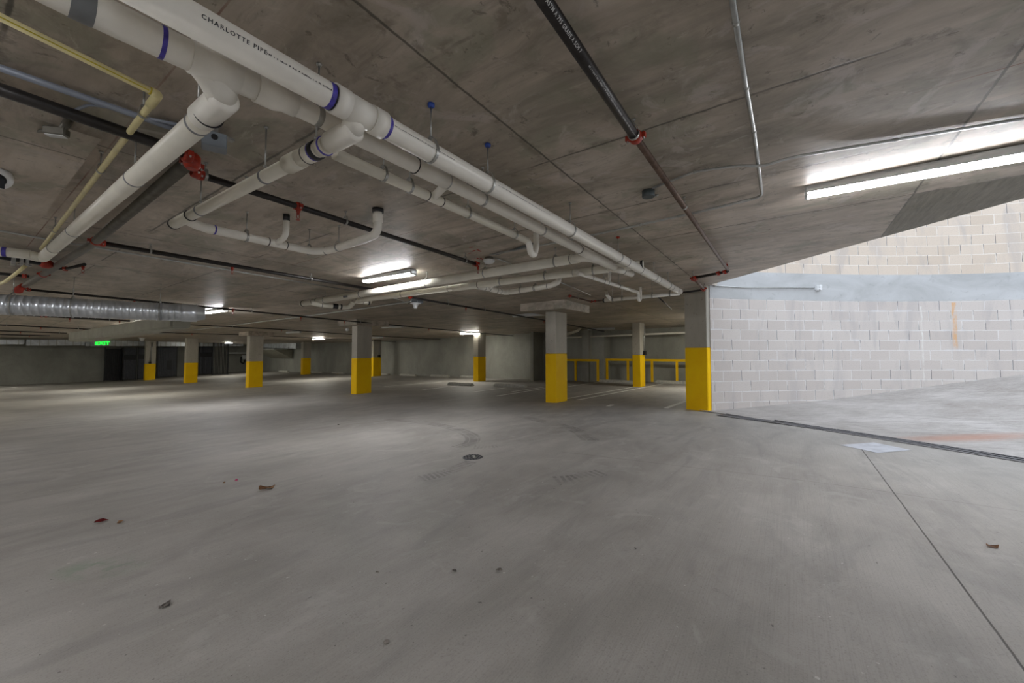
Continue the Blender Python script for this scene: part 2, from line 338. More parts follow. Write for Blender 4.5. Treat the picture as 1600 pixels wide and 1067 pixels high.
def lathe(bm, c, d, prof, seg=24, mi=0):
    """prof: list of (along, radius)"""
    d, u, v = frame(Vector(d)); c = Vector(c); rings = []
    for s, r in prof:
        rings.append([bm.verts.new(c + d*s + (u*math.cos(2*math.pi*k/seg)+v*math.sin(2*math.pi*k/seg))*max(r, .0004)) for k in range(seg)])
    for A_, B_ in zip(rings, rings[1:]):
        for k in range(seg):
            f = bm.faces.new((A_[k], A_[(k+1) % seg], B_[(k+1) % seg], B_[k])); f.smooth = True; f.material_index = mi
    f = bm.faces.new(rings[0]); f.material_index = mi; f = bm.faces.new(rings[-1]); f.material_index = mi
def tube_obj(name, pts, r, mat, parent=None, **kw):
    bm = bmesh.new(); tube(bm, pts, r, **kw); return mesh_obj(name, bm, mat, parent)
def ring_obj(name, c, d, r, L, t, mat, parent):      # a sleeve round a pipe
    bm = bmesh.new(); h = L/2; e = min(t*.6, h*.4)
    lathe(bm, c, d, [(-h, r*.98), (-h, r+t-e*.5), (-h+e, r+t), (h-e, r+t), (h, r+t-e*.5), (h, r*.98)], 28)
    return mesh_obj(name, bm, mat, parent)
def hanger(c, d, r, parent, anchor=None, ring=True, top=None):
    """threaded rod from the slab to a ring round the pipe at c"""
    c = Vector(c); a, b = AB(c); zt = cz(a, b) if top is None else top
    bm = bmesh.new(); tube(bm, [c+ZV*(r+.012), Vector((c.x, c.y, zt))], .0045, seg=8)
    lathe(bm, c+ZV*(r+.02), ZV, [(0, .011), (.012, .011)], 6)
    lathe(bm, Vector((c.x, c.y, zt-.012)), ZV, [(0, .01), (.012, .014)], 8)
    rod = mesh_obj('hanger', bm, M['zinc'], parent)
    if ring:
        bm = bmesh.new(); dd, u, v = frame(Vector(d)); w = .009; n = 28
        # pear shaped clevis band
        prof = []
        for k in range(n):
            an = 2*math.pi*k/n; q = u*math.cos(an)+v*math.sin(an); rr = r+.003
            up = max(0, q.dot(ZV)); rr += .028*up**6
            prof.append((q, rr))
        for k in range(n):
            q, rr = prof[k]; q2, rr2 = prof[(k+1) % n]
            vs = [bm.verts.new(c+dd*s*w+q_*(rx+th)) for (q_, rx) in ((q, rr), (q2, rr2)) for s in (-1, 1) for th in (0, .003)]
            for f in ((1, 3, 7, 5), (0, 4, 6, 2), (0, 1, 5, 4), (2, 6, 7, 3)): bm.faces.new([vs[i] for i in f])
        mesh_obj('clamp_ring', bm, M['zinc'], rod)
    if anchor:
        bm = bmesh.new(); lathe(bm, Vector((c.x, c.y, zt-.022)), ZV, [(0, .012), (.008, .02), (.022, .02)], 12)
        tag(mesh_obj('anchor', bm, M[anchor], rod), '%s ceiling anchor' % anchor)
    return rod
def coupling(c, d, r, parent, name='coupling'):      # red grooved coupling with bolts
    bm = bmesh.new(); c = Vector(c); dd, u, v = frame(Vector(d))
    lathe(bm, c, d, [(-.024, r+.003), (-.022, r+.009), (-.012, r+.012), (.012, r+.012), (.022, r+.009), (.024, r+.003)], 20)
    for s in (-1, 1):
        p = c+u*s*(r+.020); box(bm, p, .013, .011, .014, (dd, u, v)); 
        lathe(bm, p-v*.026, v, [(0, .005), (.052, .005)], 6, 1); lathe(bm, p+v*.014, v, [(0, .009), (.008, .009)], 6, 1)
    o = mesh_obj(name, bm, None, parent, mats=[M['red'], M['zinc']]); return o
def sprinkler(c, parent, down=True):
    bm = bmesh.new(); c = Vector(c); s = -1 if down else 1
    lathe(bm, c, ZV*s, [(0, .017), (.03, .017), (.032, .012), (.05, .012)], 12)
    tube(bm, [c+ZV*s*.05+AV*.009, c+ZV*s*.075+AV*.012, c+ZV*s*.09], .0025, seg=6); tube(bm, [c+ZV*s*.05-AV*.009, c+ZV*s*.075-AV*.012, c+ZV*s*.09], .0025, seg=6)
    lathe(bm, c+ZV*s*.09, ZV*s, [(0, .006), (.004, .017), (.006, .017)], 12)
    return mesh_obj('sprinkler_head', bm, M['red'], parent)
def lerp_line(P0, P1, x):            # point of segment P0-P1 whose picture column is x
    lo, hi = 0., 1.
    def px(p):
        d = np.array(p)-Cc; return 800+628*(d@Rt)/(d@Fw)
    x0, x1 = px(P0), px(P1)
    for _ in range(40):
        m_ = (lo+hi)/2; xm = px(P0.lerp(P1, m_))
        if (xm < x) == (x1 > x0): lo = m_
        else: hi = m_
    return P0.lerp(P1, (lo+hi)/2)
def on(pts, x):
    def px(p):
        d = np.array(p)-Cc; return 800+628*(d@Rt)/(d@Fw)
    for p, q in zip(pts, pts[1:]):
        a, b = sorted((px(p), px(q)))
        if a-1e-6 <= x <= b+1e-6: return lerp_line(p, q, x), (q-p).normalized()
    p, q = pts[-2], pts[-1]; return q.copy(), (q-p).normalized()
# ---------------------------------------------------------------- the setting
bm = bmesh.new(); na, nb = 62, 110; grid = {}
for i in range(na+1):
    for j in range(nb+1):
        a = -9.3+i*.46; b = -13+j*.52; x, y = XY(a, b); grid[i, j] = bm.verts.new((x, y, fz(a, b)))
for i in range(na):
    for j in range(nb): bm.faces.new((grid[i, j], grid[i+1, j], grid[i+1, j+1], grid[i, j+1])).smooth = True
for f in list(bm.faces):             # stop under the ramp
    c = f.calc_center_median(); d = (c.x-3.72)*.9225+(c.y-7.18)*.386
    if (d > .9) and c.x*Bd[0]+c.y*Bd[1] < 1.3: bm.faces.remove(f)
tag(mesh_obj('floor', bm, M['floor']), kind='structure')
# slab over the garage, one plane, its free edge towards the ramp
EF = Vector((3.80, 7.60)); ED = Vector((.190, -.982)).normalized()
def slab_pts():
    p = [EF, EF+ED*17.5]; e = p[-1]; p += [Vector(XY(-9, e.x*Bd[0]+e.y*Bd[1])), Vector(XY(-9, 26)), Vector(XY(19.2, 26)), Vector(XY(19.2, 1.0)), Vector(XY(9.0, 1.0))]
    return p
bm = bmesh.new(); P = slab_pts(); lo = [bm.verts.new((p.x, p.y, cz(*AB(p)))) for p in P]; hi = [bm.verts.new((p.x, p.y, cz(*AB(p))+.28)) for p in P]
bm.faces.new(lo); bm.faces.new(hi); i4 = len(P)-4
for k in range(len(P)):
    if k != i4: bm.faces.new((lo[k], lo[(k+1) % len(P)], hi[(k+1) % len(P)], hi[k]))
far = [(-9, 43.2), (19.2, 43.2)]; fl = []; fh = []
for a_, b_ in far:
    x, y = XY(a_, b_); fl.append(bm.verts.new((x, y, cz(a_, b_)))); fh.append(bm.verts.new((x, y, cz(a_, b_)+.28)))
bm.faces.new((lo[i4], fl[0], fl[1], lo[i4+1])); bm.faces.new((hi[i4], fh[0], fh[1], hi[i4+1]))
bm.faces.new((lo[i4], fl[0], fh[0], hi[i4])); bm.faces.new((fl[0], fl[1], fh[1], fh[0])); bm.faces.new((fl[1], lo[i4+1], hi[i4+1], fh[1]))
tag(mesh_obj('ceiling', bm, M['ceiling']), kind='structure')
def wall_ab(name, a0, b0, a1, b1, z0, z1, mat=M['wallc']):
    bm = bmesh.new(); x0, y0 = XY(a0, b0); x1, y1 = XY(a1, b1)
    vs = [bm.verts.new(v) for v in ((x0, y0, z0), (x1, y0, z0), (x1, y1, z0), (x0, y1, z0))]; bm.free()
    bm = bmesh.new(); ca, cb = (a0+a1)/2, (b0+b1)/2; x, y = XY(ca, cb)
    box(bm, (x, y, (z0+z1)/2), abs(a1-a0)/2, abs(b1-b0)/2, (z1-z0)/2)
    return tag(mesh_obj(name, bm, mat), kind='structure')
wall_ab('wall_back', 17.9, 7.16, 18.3, 42.7, -1.6, 2.45)
wall_ab('wall_back.001', 18.7, 1.0, 19.1, 7.56, -.9, 2.35)
wall_ab('wall_back.002', 18.3, 7.16, 18.7, 7.56, -.9, 2.35)
wall_ab('wall_end', -9, 42.7, 18.3, 43.1, -1.6, 2.15)
wall_ab('wall_left', -9.3, -13, -9, 43.1, -1.4, 3.0)
wall_ab('wall_right', 9.05, 1.0, 19.1, 1.3, -.6, 2.4)
wall_ab('wall_front', -9.3, -13, -7.0, -12.7, -.2, 3.2)
wall_ab('trim_1', 16.95, 10.45, 17.9, 10.62, -.7, 2.3)
wall_ab('trim_2', 17.5, 7.75, 17.9, 8.1, -.7, 2.3)
# ramp: rises away from the trench drain
DD = Vector((.386, -.9225)); DN = Vector((.9225, .386)); D0 = Vector((3.72, 7.18))
def rz(d):
    return .02*d+.0135*d*d if d < 6 else .606+.182*(d-6) if d < 11 else 1.516
bm = bmesh.new(); g = {}
for i in range(31):
    for j in range(41):
        s = -.62+i*.78; d = .125+j*.4; p = D0+DD*s+DN*d; zf = fz(*AB(D0+DD*s)) if s > 0 else fz(*AB(D0))
        g[i, j] = bm.verts.new((p.x, p.y, zf+rz(d)+.002))
for i in range(30):
    for j in range(40): bm.faces.new((g[i, j], g[i+1, j], g[i+1, j+1], g[i, j+1])).smooth = True
tag(mesh_obj('floor_ramp', bm, M['ramp']), kind='structure')
# curved block wall round the ramp
WP = [(3.80, 7.69), (4.77, 7.90), (5.61, 8.02), (6.85, 8.15), (8.08, 8.18), (9.1, 8.1), (10.08, 7.9), (11.5, 7.4), (13, 6.5), (14.5, 5.2), (15.8, 3.5), (16.8, 1.5), (17.4, -1), (17.6, -4), (17.4, -8), (16.8, -12), (16, -16)]
def catmull(P, n=8):
    P = [Vector(p) for p in P]; out = []
    Q = [P[0]*2-P[1]]+P+[P[-1]*2-P[-2]]
    for i in range(1, len(Q)-2):
        for k in range(n):
            t = k/n; a, b, c, d = Q[i-1], Q[i], Q[i+1], Q[i+2]
            out.append(.5*((2*b)+(c-a)*t+(2*a-5*b+4*c-d)*t*t+(3*b-a-3*c+d)*t**3))
    out.append(P[-1]); return out
WC = catmull(WP); ZB0, ZB1, ZTOP = 2.172, 2.716, 5.3
def curved(name, z0, z1, mat, off0=0., off1=.25, parent=None):
    bm = bmesh.new(); uvl = bm.loops.layers.uv.new('UVMap'); s = 0; cols = []
    for k, p in enumerate(WC):
        t = (WC[min(k+1, len(WC)-1)]-WC[max(k-1, 0)]).normalized(); n = Vector((-t.y, t.x))
        if k: s += (p-WC[k-1]).length
        q0 = p+n*off0; q1 = p+n*off1
        cols.append((s, [bm.verts.new((q.x, q.y, z)) for q in (q0, q1) for z in (z0, z1)]))
    for (s0, a), (s1, b) in zip(cols, cols[1:]):
        for i, j, zz in ((0, 1, None), (1, 3, 'top'), (2, 3, None), (0, 2, 'bot')):
            f = bm.faces.new((a[i], b[i], b[j], a[j]))
            for l, (u_, v_) in zip(f.loops, ((s0, z0), (s1, z0), (s1, z1), (s0, z1))): l[uvl].uv = (u_, v_-ZB0)
    bm.faces.new([cols[0][1][i] for i in (0, 1, 3, 2)]); bm.faces.new([cols[-1][1][i] for i in (0, 1, 3, 2)])
    me_o = mesh_obj(name, bm, mat, parent); return me_o
wlow = tag(curved('wall_ramp', -.35, ZB0, M['block']), kind='structure')
def shift_uv(o, dv, du=0):
    for l in o.data.uv_layers[0].data: l.uv = (l.uv[0]+du, l.uv[1]+dv)
shift_uv(wlow, 1.995*1.1, .13)      # eleven courses under the beam
wb = tag(curved('trim_beam', ZB0, ZB1, M['beam'], -.004), kind='structure')
wup = tag(curved('wall_ramp.001', ZB1, ZTOP, M['block_sunlit'], .004), kind='structure'); shift_uv(wup, .544*-1+3.99, .1)
# concrete pier strip between the column and the blocks
bm = bmesh.new(); box(bm, (3.93, 7.83, .9), .13, .1, 1.31, (Vector((.976, .219, 0)), Vector((-.219, .976, 0)), ZV)); tag(mesh_obj('trim_pier', bm, M['beam']), kind='structure')
# ---------------------------------------------------------------- columns
def column(front, la, lb, label, ax=(AV, BV), cap=None, ytop=1.22, ext=0., zoff=0.):
    """front: nearest bottom corner; la, lb lengths along the two axes from it"""
    A_, B_ = ax; c = Vector((front[0], front[1], 0))+A_*la/2+B_*lb/2; a, b = AB(c); z0 = fz(a, b)+zoff; z1 = cz(a, b)
    t = thing('concrete_column', label, 'column', (c.x, c.y, z0))
    zt = z1-(cap[4] if cap else 0); zt += .02 if not cap else 0
    bm = bmesh.new(); zy = z0+ytop; box(bm, (c.x, c.y, (zy+zt)/2), la/2, lb/2, (zt-zy)/2, (A_, B_, ZV)); bevel(bm, .012); mesh_obj('shaft', bm, M['col'], t)
    bm = bmesh.new(); box(bm, (c.x, c.y, (z0-.03+zy)/2), la/2+.003, lb/2+.003, (zy-z0+.03)/2, (A_, B_, ZV)); bevel(bm, .012)
    tag(mesh_obj('painted_base', bm, M['yellow'], t), 'yellow painted lower part')
    if cap:
        a0, a1, b0, b1, th = cap; x, y = XY(a+(a0+a1)/2, b+(b0+b1)/2)
        bm = bmesh.new(); box(bm, (x, y, z1-th/2+.02), (a1-a0)/2, (b1-b0)/2, th/2+.02); bevel(bm, .006); mesh_obj('drop_panel', bm, M['ceiling'], t)
    return t, c, z0
def fc(x, y): p = PF(x, y); return (p.x, p.y)
near_ax = (Vector((.91, .42, 0)).normalized(), Vector((-.46, .888, 0)).normalized())
COLS = {}
COLS['near'] = column(fc(1106.7, 643.2), .23, .50, 'large yellow-based concrete column where the block wall starts', near_ax)
COLS['mid'] = column(fc(869, 629.3), .6, .3, 'yellow-based column with wide square drop panel, beside the yellow railing', cap=(-.74, .68, -.62, .62, .19))
COLS['c3'] = column(fc(556.5, 615.8), .6, .3, 'yellow-based column with drop panel, overlapping a second dark yellow-based column', cap=(-.6, .7, -.55, .55, .18))
COLS['c4'] = column(fc(388, 605.7), .6, .3, 'yellow-based column with a drop panel, between the wire cage and the metal hood', cap=(-.5, .6, -.5, .5, .17))
COLS['c5'] = column(fc(289.5, 598.8), .6, .3, 'yellow-based column directly left of the open wire cage')
COLS['c6'] = column(fc(226, 594.3), .6, .3, 'farthest yellow-based column, with twin conduits, between the dark gates')
COLS['r1'] = column(fc(1001, 604.5), .6, .3, 'yellow-based column standing in front of the yellow railing')
COLS['r2'] = column(fc(747, 596.2), .6, .3, 'brightly lit yellow-based column with a tube light at its top')
COLS['r3'] = column(fc(583, 588.3), .6, .3, 'dark shaded yellow-based column half hidden behind a nearer column')
COLS['r4'] = column(fc(473, 585.4), .6, .3, 'small far yellow-based column beside the sloping metal hood')
# small fittings on columns
def col_conduit(key, side, off, n=1, dark=True):
    t, c, z0 = COLS[key]; A_, B_ = AV, BV; p = c + (A_*-.30 if side == 'A' else B_*-.15) ; nrm = -A_ if side == 'A' else -B_; tan = B_ if side == 'A' else A_
    for k in range(n):
        q = p+tan*(off+k*.07)+nrm*.02; zt = cz(*AB(c))-.05
        tube_obj('conduit', [Vector((q.x, q.y, z0+1.38)), Vector((q.x, q.y, zt-.45)), Vector((q.x, q.y, zt-.35))+tan*.08, Vector((q.x, q.y, zt-.05))+tan*.08], .014, M['conduit'], t, seg=8, rb=.03)
    q = p+tan*off+nrm*.05; bm = bmesh.new(); box(bm, (q.x, q.y, z0+1.3), .05, .08, .08, (nrm, tan, ZV)); bevel(bm, .01); mesh_obj('switch_box', bm, M['black'], t)
col_conduit('c6', 'B', -.05, 2); col_conduit('r3', 'B', .1, 2); col_conduit('r1', 'B', .12, 2)
# ---------------------------------------------------------------- pipes
def run(name, label, cat, pts, r, mat, couplings=(), hangers=(), fat=(), rb=None, seg=24, anchors={}, flip=False):
    """pts world points; couplings (x, kind, length) placed by where they sit along the run"""
    t = thing(name, label, cat, pts[0]); tube_obj('pipe', pts, r, M[mat], t, rb=rb or r*3, seg=seg)
    for x, kind in couplings:
        p, d = on(pts, x)
        if kind == 'line': ring_obj('joint_ring', p, d, r, .008, .002, M['dark'], t)
        elif kind == 'purple': ring_obj('primer_band', p, d, r, .022, .0015, M['purple'], t)
        elif kind == 'sleeve':
            ring_obj('sleeve', p, d, r, .13, .009, M[mat], t)
        elif kind == 'red': coupling(p, d, r, t)
        elif kind == 'blackend': ring_obj('end_cap', p, d, r, .03, .006, M['dark'], t)
        elif kind == 'grey': ring_obj('grey_coupling', p, d, r, .06, .004, M['greyband'], t)
        elif kind == 'zinc': ring_obj('band_clamp', p, d, r, .03, .004, M['zinc'], t)
    for x in hangers:
        p, d = on(pts, x); hanger(p, d, r, t, anchors.get(x))
    return t
# upper main
p1 = [PH(170, -42, 1.10), PH(600, 197.5, 1.10), PH(1062, 455.5, 1.10)]
T1 = run('drain_pipe', 'upper of the two long white drain pipes, printed with lettering, ending at the large column', 'pipe', p1, .054, 'pvc',
    couplings=[(513, 'purple'), (518, 'line'), (601, 'purple'), (979, 'line'), (1000, 'line'), (1028, 'line'), (1049, 'line'), (1057, 'line')], hangers=[673, 762, 891, 966, 1022, 1044], anchors={673: 'blue', 762: 'blue', 966: 'red'})
# wye sleeves on it
for xa, xb, rr in ((519, 541, .063), (541, 578, .060), (578, 598, .064)):
    A_, _ = on(p1, xa); B_, _ = on(p1, xb); tube_obj('wye_fitting', [A_, B_], rr, M['pvc'], T1, seg=28)
# lower main
p2 = [PH(10, -56, 1.12), PH(96, -10, 1.12), PH(250, 65, 1.12), PH(415, 143, 1.12)]
p2b = [PH(415, 143, 1.12), PH(497, 182, 1.12), PH(751, 310.5, 1.12), PH(962, 419, 1.12)]
T2 = thing('drain_pipe', 'lower long white drain pipe alongside the lettered one, with a grey coupling band', 'pipe', p2[0])
tube_obj('pipe', p2, .055, M['pvc'], T2, rb=.1, seg=28)
tube_obj('pipe', p2b, .0445, M['pvc'], T2, rb=.1, seg=28)
A_, _ = on(p2, 408); B_, _ = on(p2b, 432); C_, _ = on(p2b, 443)
tube_obj('reducer', [A_, A_.lerp(B_, .7), B_, C_], [.060, .060, .060, .045], M['pvc'], T2, seg=28, rb=0) if False else None
bm = bmesh.new(); dv = (C_-A_).normalized(); L_ = (B_-A_).length; L2 = (C_-A_).length
lathe(bm, A_, dv, [(-.02, .055), (-.02, .061), (L_*.8, .061), (L_, .060), (L2, .050), (L2+.05, .050), (L2+.05, .044)], 28); mesh_obj('reducer', bm, M['pvc'], T2)
for x, k, pp, r_ in ((128, 'grey', p2, .055), (253, 'purple', p2, .055), (407, 'purple', p2, .057), (456, 'purple', p2b, .0475), (497, 'zinc', p2b, .0445), (649, 'line', p2b, .0475), (697, 'zinc', p2b, .0475), (754, 'zinc', p2b, .0445), (847, 'zinc', p2b, .0445), (905, 'line', p2b, .0475), (917, 'line', p2b, .0475), (935, 'purple', p2b, .0475), (944, 'line', p2b, .0475)):
    p, d = on(pp, x); ring_obj({'grey': 'grey_coupling', 'purple': 'primer_band', 'zinc': 'band_clamp', 'line': 'joint_ring'}[k], p, d, r_, {'grey': .055, 'purple': .014, 'zinc': .026, 'line': .008}[k], .002, M[{'grey': 'greyband', 'purple': 'purple', 'zinc': 'zinc', 'line': 'dark'}[k]], T2)
for xa, xb, rr in ((649, 697, .050), (905, 952, .0535)):
    a_, _ = on(p2b, xa); b_, _ = on(p2b, xb); tube_obj('sleeve', [a_, b_], rr, M['pvc'], T2, seg=28)
for x in (497, 754, 847): p, d = on(p2b, x); hanger(p, d, .0445, T2, ring=False)
a_, _ = on(p2, 297); b_, _ = on(p2, 374); tube_obj('wye_fitting', [a_, b_], .061, M['pvc'], T2, seg=28)
# branch A from the lower main: wye leg down to an elbow, then away
eA = PH(347, 157, 1.045); qA0 = PH(318, 186, 1.045); mA = on(p2, 340)[0]
tube_obj('wye_leg', [mA, eA], [.056, .056], M['pvc'], T2, seg=28)
tube_obj('wye_leg', [on(p2, 306)[0], on(p2, 318)[0].lerp(eA, .45), eA], .051, M['pvc'], T2, rb=.03, seg=28)
TA = thing('drain_pipe', 'thick cream drain pipe slanting down left from the big wye, above the silver duct', 'pipe', qA0)
dAx = (PH(76, 395, 1.08)-qA0).normalized(); pA = [eA-dAx*.02, qA0, PH(76, 395, 1.08)]
tube_obj('pipe', [pA[1], pA[2]], .048, M['pvc2'], TA, seg=28)
bm = bmesh.new(); lathe(bm, eA-dAx*.045, dAx, [(0, .035), (.008, .050), (.02, .056), ((qA0-eA).length+.04, .056), ((qA0-eA).length+.045, .049)], 28); mesh_obj('elbow', bm, M['pvc'], TA)
for x, k in ((326, 'line'), (309, 'zinc'), (210, 'zinc'), (115, 'zinc'), (84, 'line'), (78, 'line')):
    p, d = on([pA[1], pA[2]] if x < 317 else [pA[0], pA[1]], x); ring_obj('joint_ring' if k == 'line' else 'band_clamp', p, d, .048 if x < 317 else .056, .008 if k == 'line' else .014, .003, M['dark' if k == 'line' else 'steelframe'], TA)
for x in (309, 210, 115): p, d = on([pA[1], pA[2]], x); hanger(p, d, .048, TA, ring=False)
tube_obj('elbow', [PH(84, 388, 1.08), PH(66, 403.5, 1.07), PH(40, 397, 1.07)], .052, M['pvc2'], TA, seg=28, rb=.14)
tube_obj('pipe', [PH(48, 398, 1.07), PH(-40, 389, 1.07)], .050, M['pvc2'], TA, seg=28)
p_, d_ = PH(7, 393.5, 1.07), (PH(48, 398, 1.07)-PH(-40, 389, 1.07)).normalized(); ring_obj('primer_band', p_, d_, .050, .03, .002, M['purple'], TA)
# branch B from the upper main
mB = on(p1, 560)[0]; eB = PH(549, 206, 1.03); pB = [PH(512, 226, 1.045), PH(272, 350, 1.08)]; dBx = (pB[1]-pB[0]).normalized()
tube_obj('wye_leg', [mB, eB], .050, M['pvc'], T1, seg=28)
bm = bmesh.new(); L_ = (pB[0]-eB).length; lathe(bm, eB-dBx*.04, dBx, [(0, .028), (.006, .042), (.018, .050), (L_*.75+.04, .050), (L_*.75+.045, .044)], 28); mesh_obj('elbow', bm, M['pvc'], T1)
tube_obj('pipe', [eB, pB[0]], .041, M['pvc2'], T1, seg=28)
TB = thing('drain_pipe', 'white drain pipe with a black-rimmed cleanout cap hanging beside the black sprinkler pipe', 'pipe', pB[0])
tube_obj('pipe', pB, .0385, M['pvc2'], TB, seg=28)
for x0, x1, rr in ((500, 512, .043), (470, 491, .046), (451, 470, .049), (272, 298, .0405)):
    a_, _ = on(pB, x0); b_, _ = on(pB, x1); tube_obj('sleeve', [a_, b_], rr, M['pvc2'], TB, seg=28)
for x, k, L in ((494, 'dark', .03), (491, 'purple', .012), (481, 'dark', .006), (508, 'purple', .01), (414, 'steelframe', .022), (313, 'steelframe', .02), (298, 'dark', .008), (272, 'dark', .022)):
    p, d = on(pB, x); ring_obj({'dark': 'rubber_band', 'purple': 'primer_band', 'steelframe': 'band_clamp'}[k], p, d, .038 if k == 'steelframe' else .044 if x > 300 else .041, L, .004, M[k], TB)
for x in (494, 414, 313): p, d = on(pB, x); hanger(p, d, .038, TB, ring=False)
# C: continues from branch B along a
hC = 1.09
pC = [PH(290, 343, hC), PH(312, 354, hC), PH(486, 392.5, hC), PH(515, 391.5, hC), PH(572, 372, 1.10), PH(590, 362, 1.12)]
bC = PH(590, 365, 1.105); pC2 = pC[:5]+[bC, Vector((bC.x, bC.y, cz(*AB(bC))))]
TC = thing('drain_pipe', 'white drain pipe bending at both ends and rising into a dark sleeve in the slab', 'pipe', pC[1])
tube_obj('pipe', pC2, .039, M['pvc'], TC, rb=.12, seg=24)
for x, k, L in ((327, 'pvc', .05), (335, 'purple', .012), (385, 'steelframe', .02), (419, 'dark', .008), (447, 'dark', .006), (483, 'steelframe', .02), (509, 'dark', .008), (529, 'steelframe', .02)):
    p, d = on(pC2[:5], x); ring_obj({'pvc': 'sleeve', 'dark': 'joint_ring', 'purple': 'primer_band', 'steelframe': 'band_clamp'}[k], p, d, .0395, L, .003, M[k], TC)
for x in (385, 483, 529): p, d = on(pC2[:5], x); hanger(p, d, .039, TC, ring=True)
e_ = pC2[-1]; bm = bmesh.new(); lathe(bm, e_-ZV*.035, ZV, [(0, .052), (.035, .052)], 20); tag(mesh_obj('slab_sleeve', bm, M['dark'], TC), 'black rubber slab sleeve')
a_ = on(pC2[:5], 432)[0]; sC = PH(447, 369, 1.12); tC = Vector((0, 0, cz(*AB(sC))))
tube_obj('riser', [a_, sC, Vector((sC.x, sC.y, tC.z))], .027, M['pvc'], TC, rb=.08)
bm = bmesh.new(); lathe(bm, Vector((sC.x, sC.y, tC.z-.06)), ZV, [(0, .03), (.06, .03)], 20); mesh_obj('slab_sleeve', bm, M['dark'], TC)
ring_obj('sleeve', e_-ZV*.09, ZV, .039, .08, .006, M['pvc'], TC)
# D: thin pipe alongside the mains with a trap
pD = [PH(523, 240, 1.10), PH(824, 376, 1.10)]
TD = run('drain_pipe', 'thin white drain pipe below the two mains, ending in a U-shaped trap', 'pipe', pD, .033, 'pvc2', [(668, 'line'), (690, 'line')], [599, 640, 731, 804])
q = pD[1]; dA = AV
tube_obj('trap', [q-AV*.06, q+AV*.03-ZV*.01, q+AV*.06-ZV*.11, q+AV*.13-ZV*.12, q+AV*.17-ZV*.02, q+AV*.17+ZV*.12], .031, M['pvc'], TD, rb=.05)
ring_obj('blue_tape', q-AV*.02, AV, .029, .03, .002, M['blue'], TD)
a_ = on(pD, 676)[0]; b_ = PH(692, 293, 1.14); tube_obj('wye_leg', [a_, b_, PC(700, 288, .0)], .028, M['pvc'], TD, rb=.05)
# E and F: pair running towards the left
pE = [PH(472, 474.5, 1.04), PH(905, 403, 1.15)]
TE = run('drain_pipe', 'upper of the paired white drain pipes passing under the tube light', 'pipe', pE, .060, 'pvc2', [(474, 'blackend'), (490, 'line'), (496, 'line'), (892, 'line')], [508, 564, 667, 758, 868])
tube_obj('wye_leg', [on(pE, 895)[0], PH(915, 401, 1.13), on(p2b, 936)[0]], .054, M['pvc'], TE, rb=.1)
bm = bmesh.new(); p, d = on(pE, 544); _, u, v = frame(d); tocam = (Vector(Cc)-p).normalized(); n = (tocam-d*tocam.dot(d)).normalized(); box(bm, p+n*.0615, .07, .018, .0012, (d, n.cross(d), n)); tag(mesh_obj('sticker', bm, M['markgrey'], TE), 'grey rectangular sticker')
pF = [PH(560, 468.5, 1.0), PH(1005, 413, 1.15)]
TF = run('drain_pipe', 'lower of the paired white drain pipes, ending in a round black-rimmed cap', 'pipe', pF, .050, 'pvc2', [(628, 'line'), (701, 'line'), (729, 'line'), (747, 'line'), (896, 'line'), (952, 'purple'), (1003, 'blackend')], [782, 852, 927])
for x0, x1 in ((708, 745), (896, 952)):
    a_, _ = on(pF, x0); b_, _ = on(pF, x1); tube_obj('sleeve', [a_, b_], .054, M['pvc2'], TF, seg=24)
pS = [on(pF, 950)[0], PH(966, 421, 1.09), PH(987, 428, 1.09)]
tube_obj('wye_leg', pS, .042, M['pvc'], TF, rb=.05); ring_obj('joint_ring', pS[1].lerp(pS[2], .35), pS[2]-pS[1], .042, .01, .003, M['dark'], TF)
pG = [PH(902, 426, 1.09), PH(996, 456.5, 1.09)]
TG = run('drain_pipe', 'slim white pipe angling down right to a trap in front of the large column', 'pipe', pG, .029, 'pvc', [(925, 'line'), (950, 'line'), (967, 'line')], [943, 967])
q = pG[1]; tube_obj('trap', [q-AV*.08, q+AV*.04, q+AV*.05-ZV*.13, q+AV*.14-ZV*.14, q+AV*.17-ZV*.03, q+AV*.17+ZV*.12], .028, M['pvc'], TG, rb=.05)
a_ = on(pG, 950)[0]; tube_obj('riser', [a_, a_+AV*.06+ZV*.06, a_+AV*.07+ZV*.2], .025, M['pvc'], TG, rb=.05)
pHh = [PH(943, 469.5, 1.02), PH(1062, 458.3, 1.06)]
TH = run('drain_pipe', 'short white pipe with black end joining behind the end of the lettered main', 'pipe', pHh, .034, 'pvc', [(943.5, 'blackend'), (958, 'line'), (972, 'line'), (1046, 'line')], [957, 972, 1019, 1047])
a_ = on(pHh, 955)[0]; tube_obj('wye_leg', [a_, PH(949, 462, 1.1), PC(947, 455)], .034, M['pvc'], TH, rb=.05)
pI = [PH(742, 446.5, 1.08), PH(762, 450.5, 1.08), PH(790, 457.5, 1.08), PH(860, 446.5, 1.10), PH(872, 441, 1.14), PC(874, 432)]
TI = run('drain_pipe', 'short curved white pipe hung just below the paired pipes, left of the drop panel', 'pipe', pI, .046, 'pvc', [(757, 'line'), (764, 'line'), (781, 'line'), (786, 'line'), (797, 'line'), (814, 'line'), (835, 'line'), (856, 'line')], [765+10, 814, 837], rb=.14)
tube_obj('wye_leg', [on(pI, 762)[0], PH(769, 446, 1.12), PC(772, 440)], .034, M['pvc'], TI, rb=.05)
pJ = [PH(487, 473, 1.0), PH(500, 476, .97), PH(545, 480.5, .95), PH(551, 474, 1.0), PH(551, 470, 1.05)]
TJ = run('drain_pipe', 'small white trap assembly with a black collar under the left end of the paired pipes', 'pipe', pJ, .048, 'pvc2', [(503, 'line'), (521, 'line')], [], rb=.15)
for x, L in ((524, .1), (533, .03)): p, d = on(pJ, x); ring_obj('rubber_collar', p, d, .049, L, .004, M['dark'], TJ)
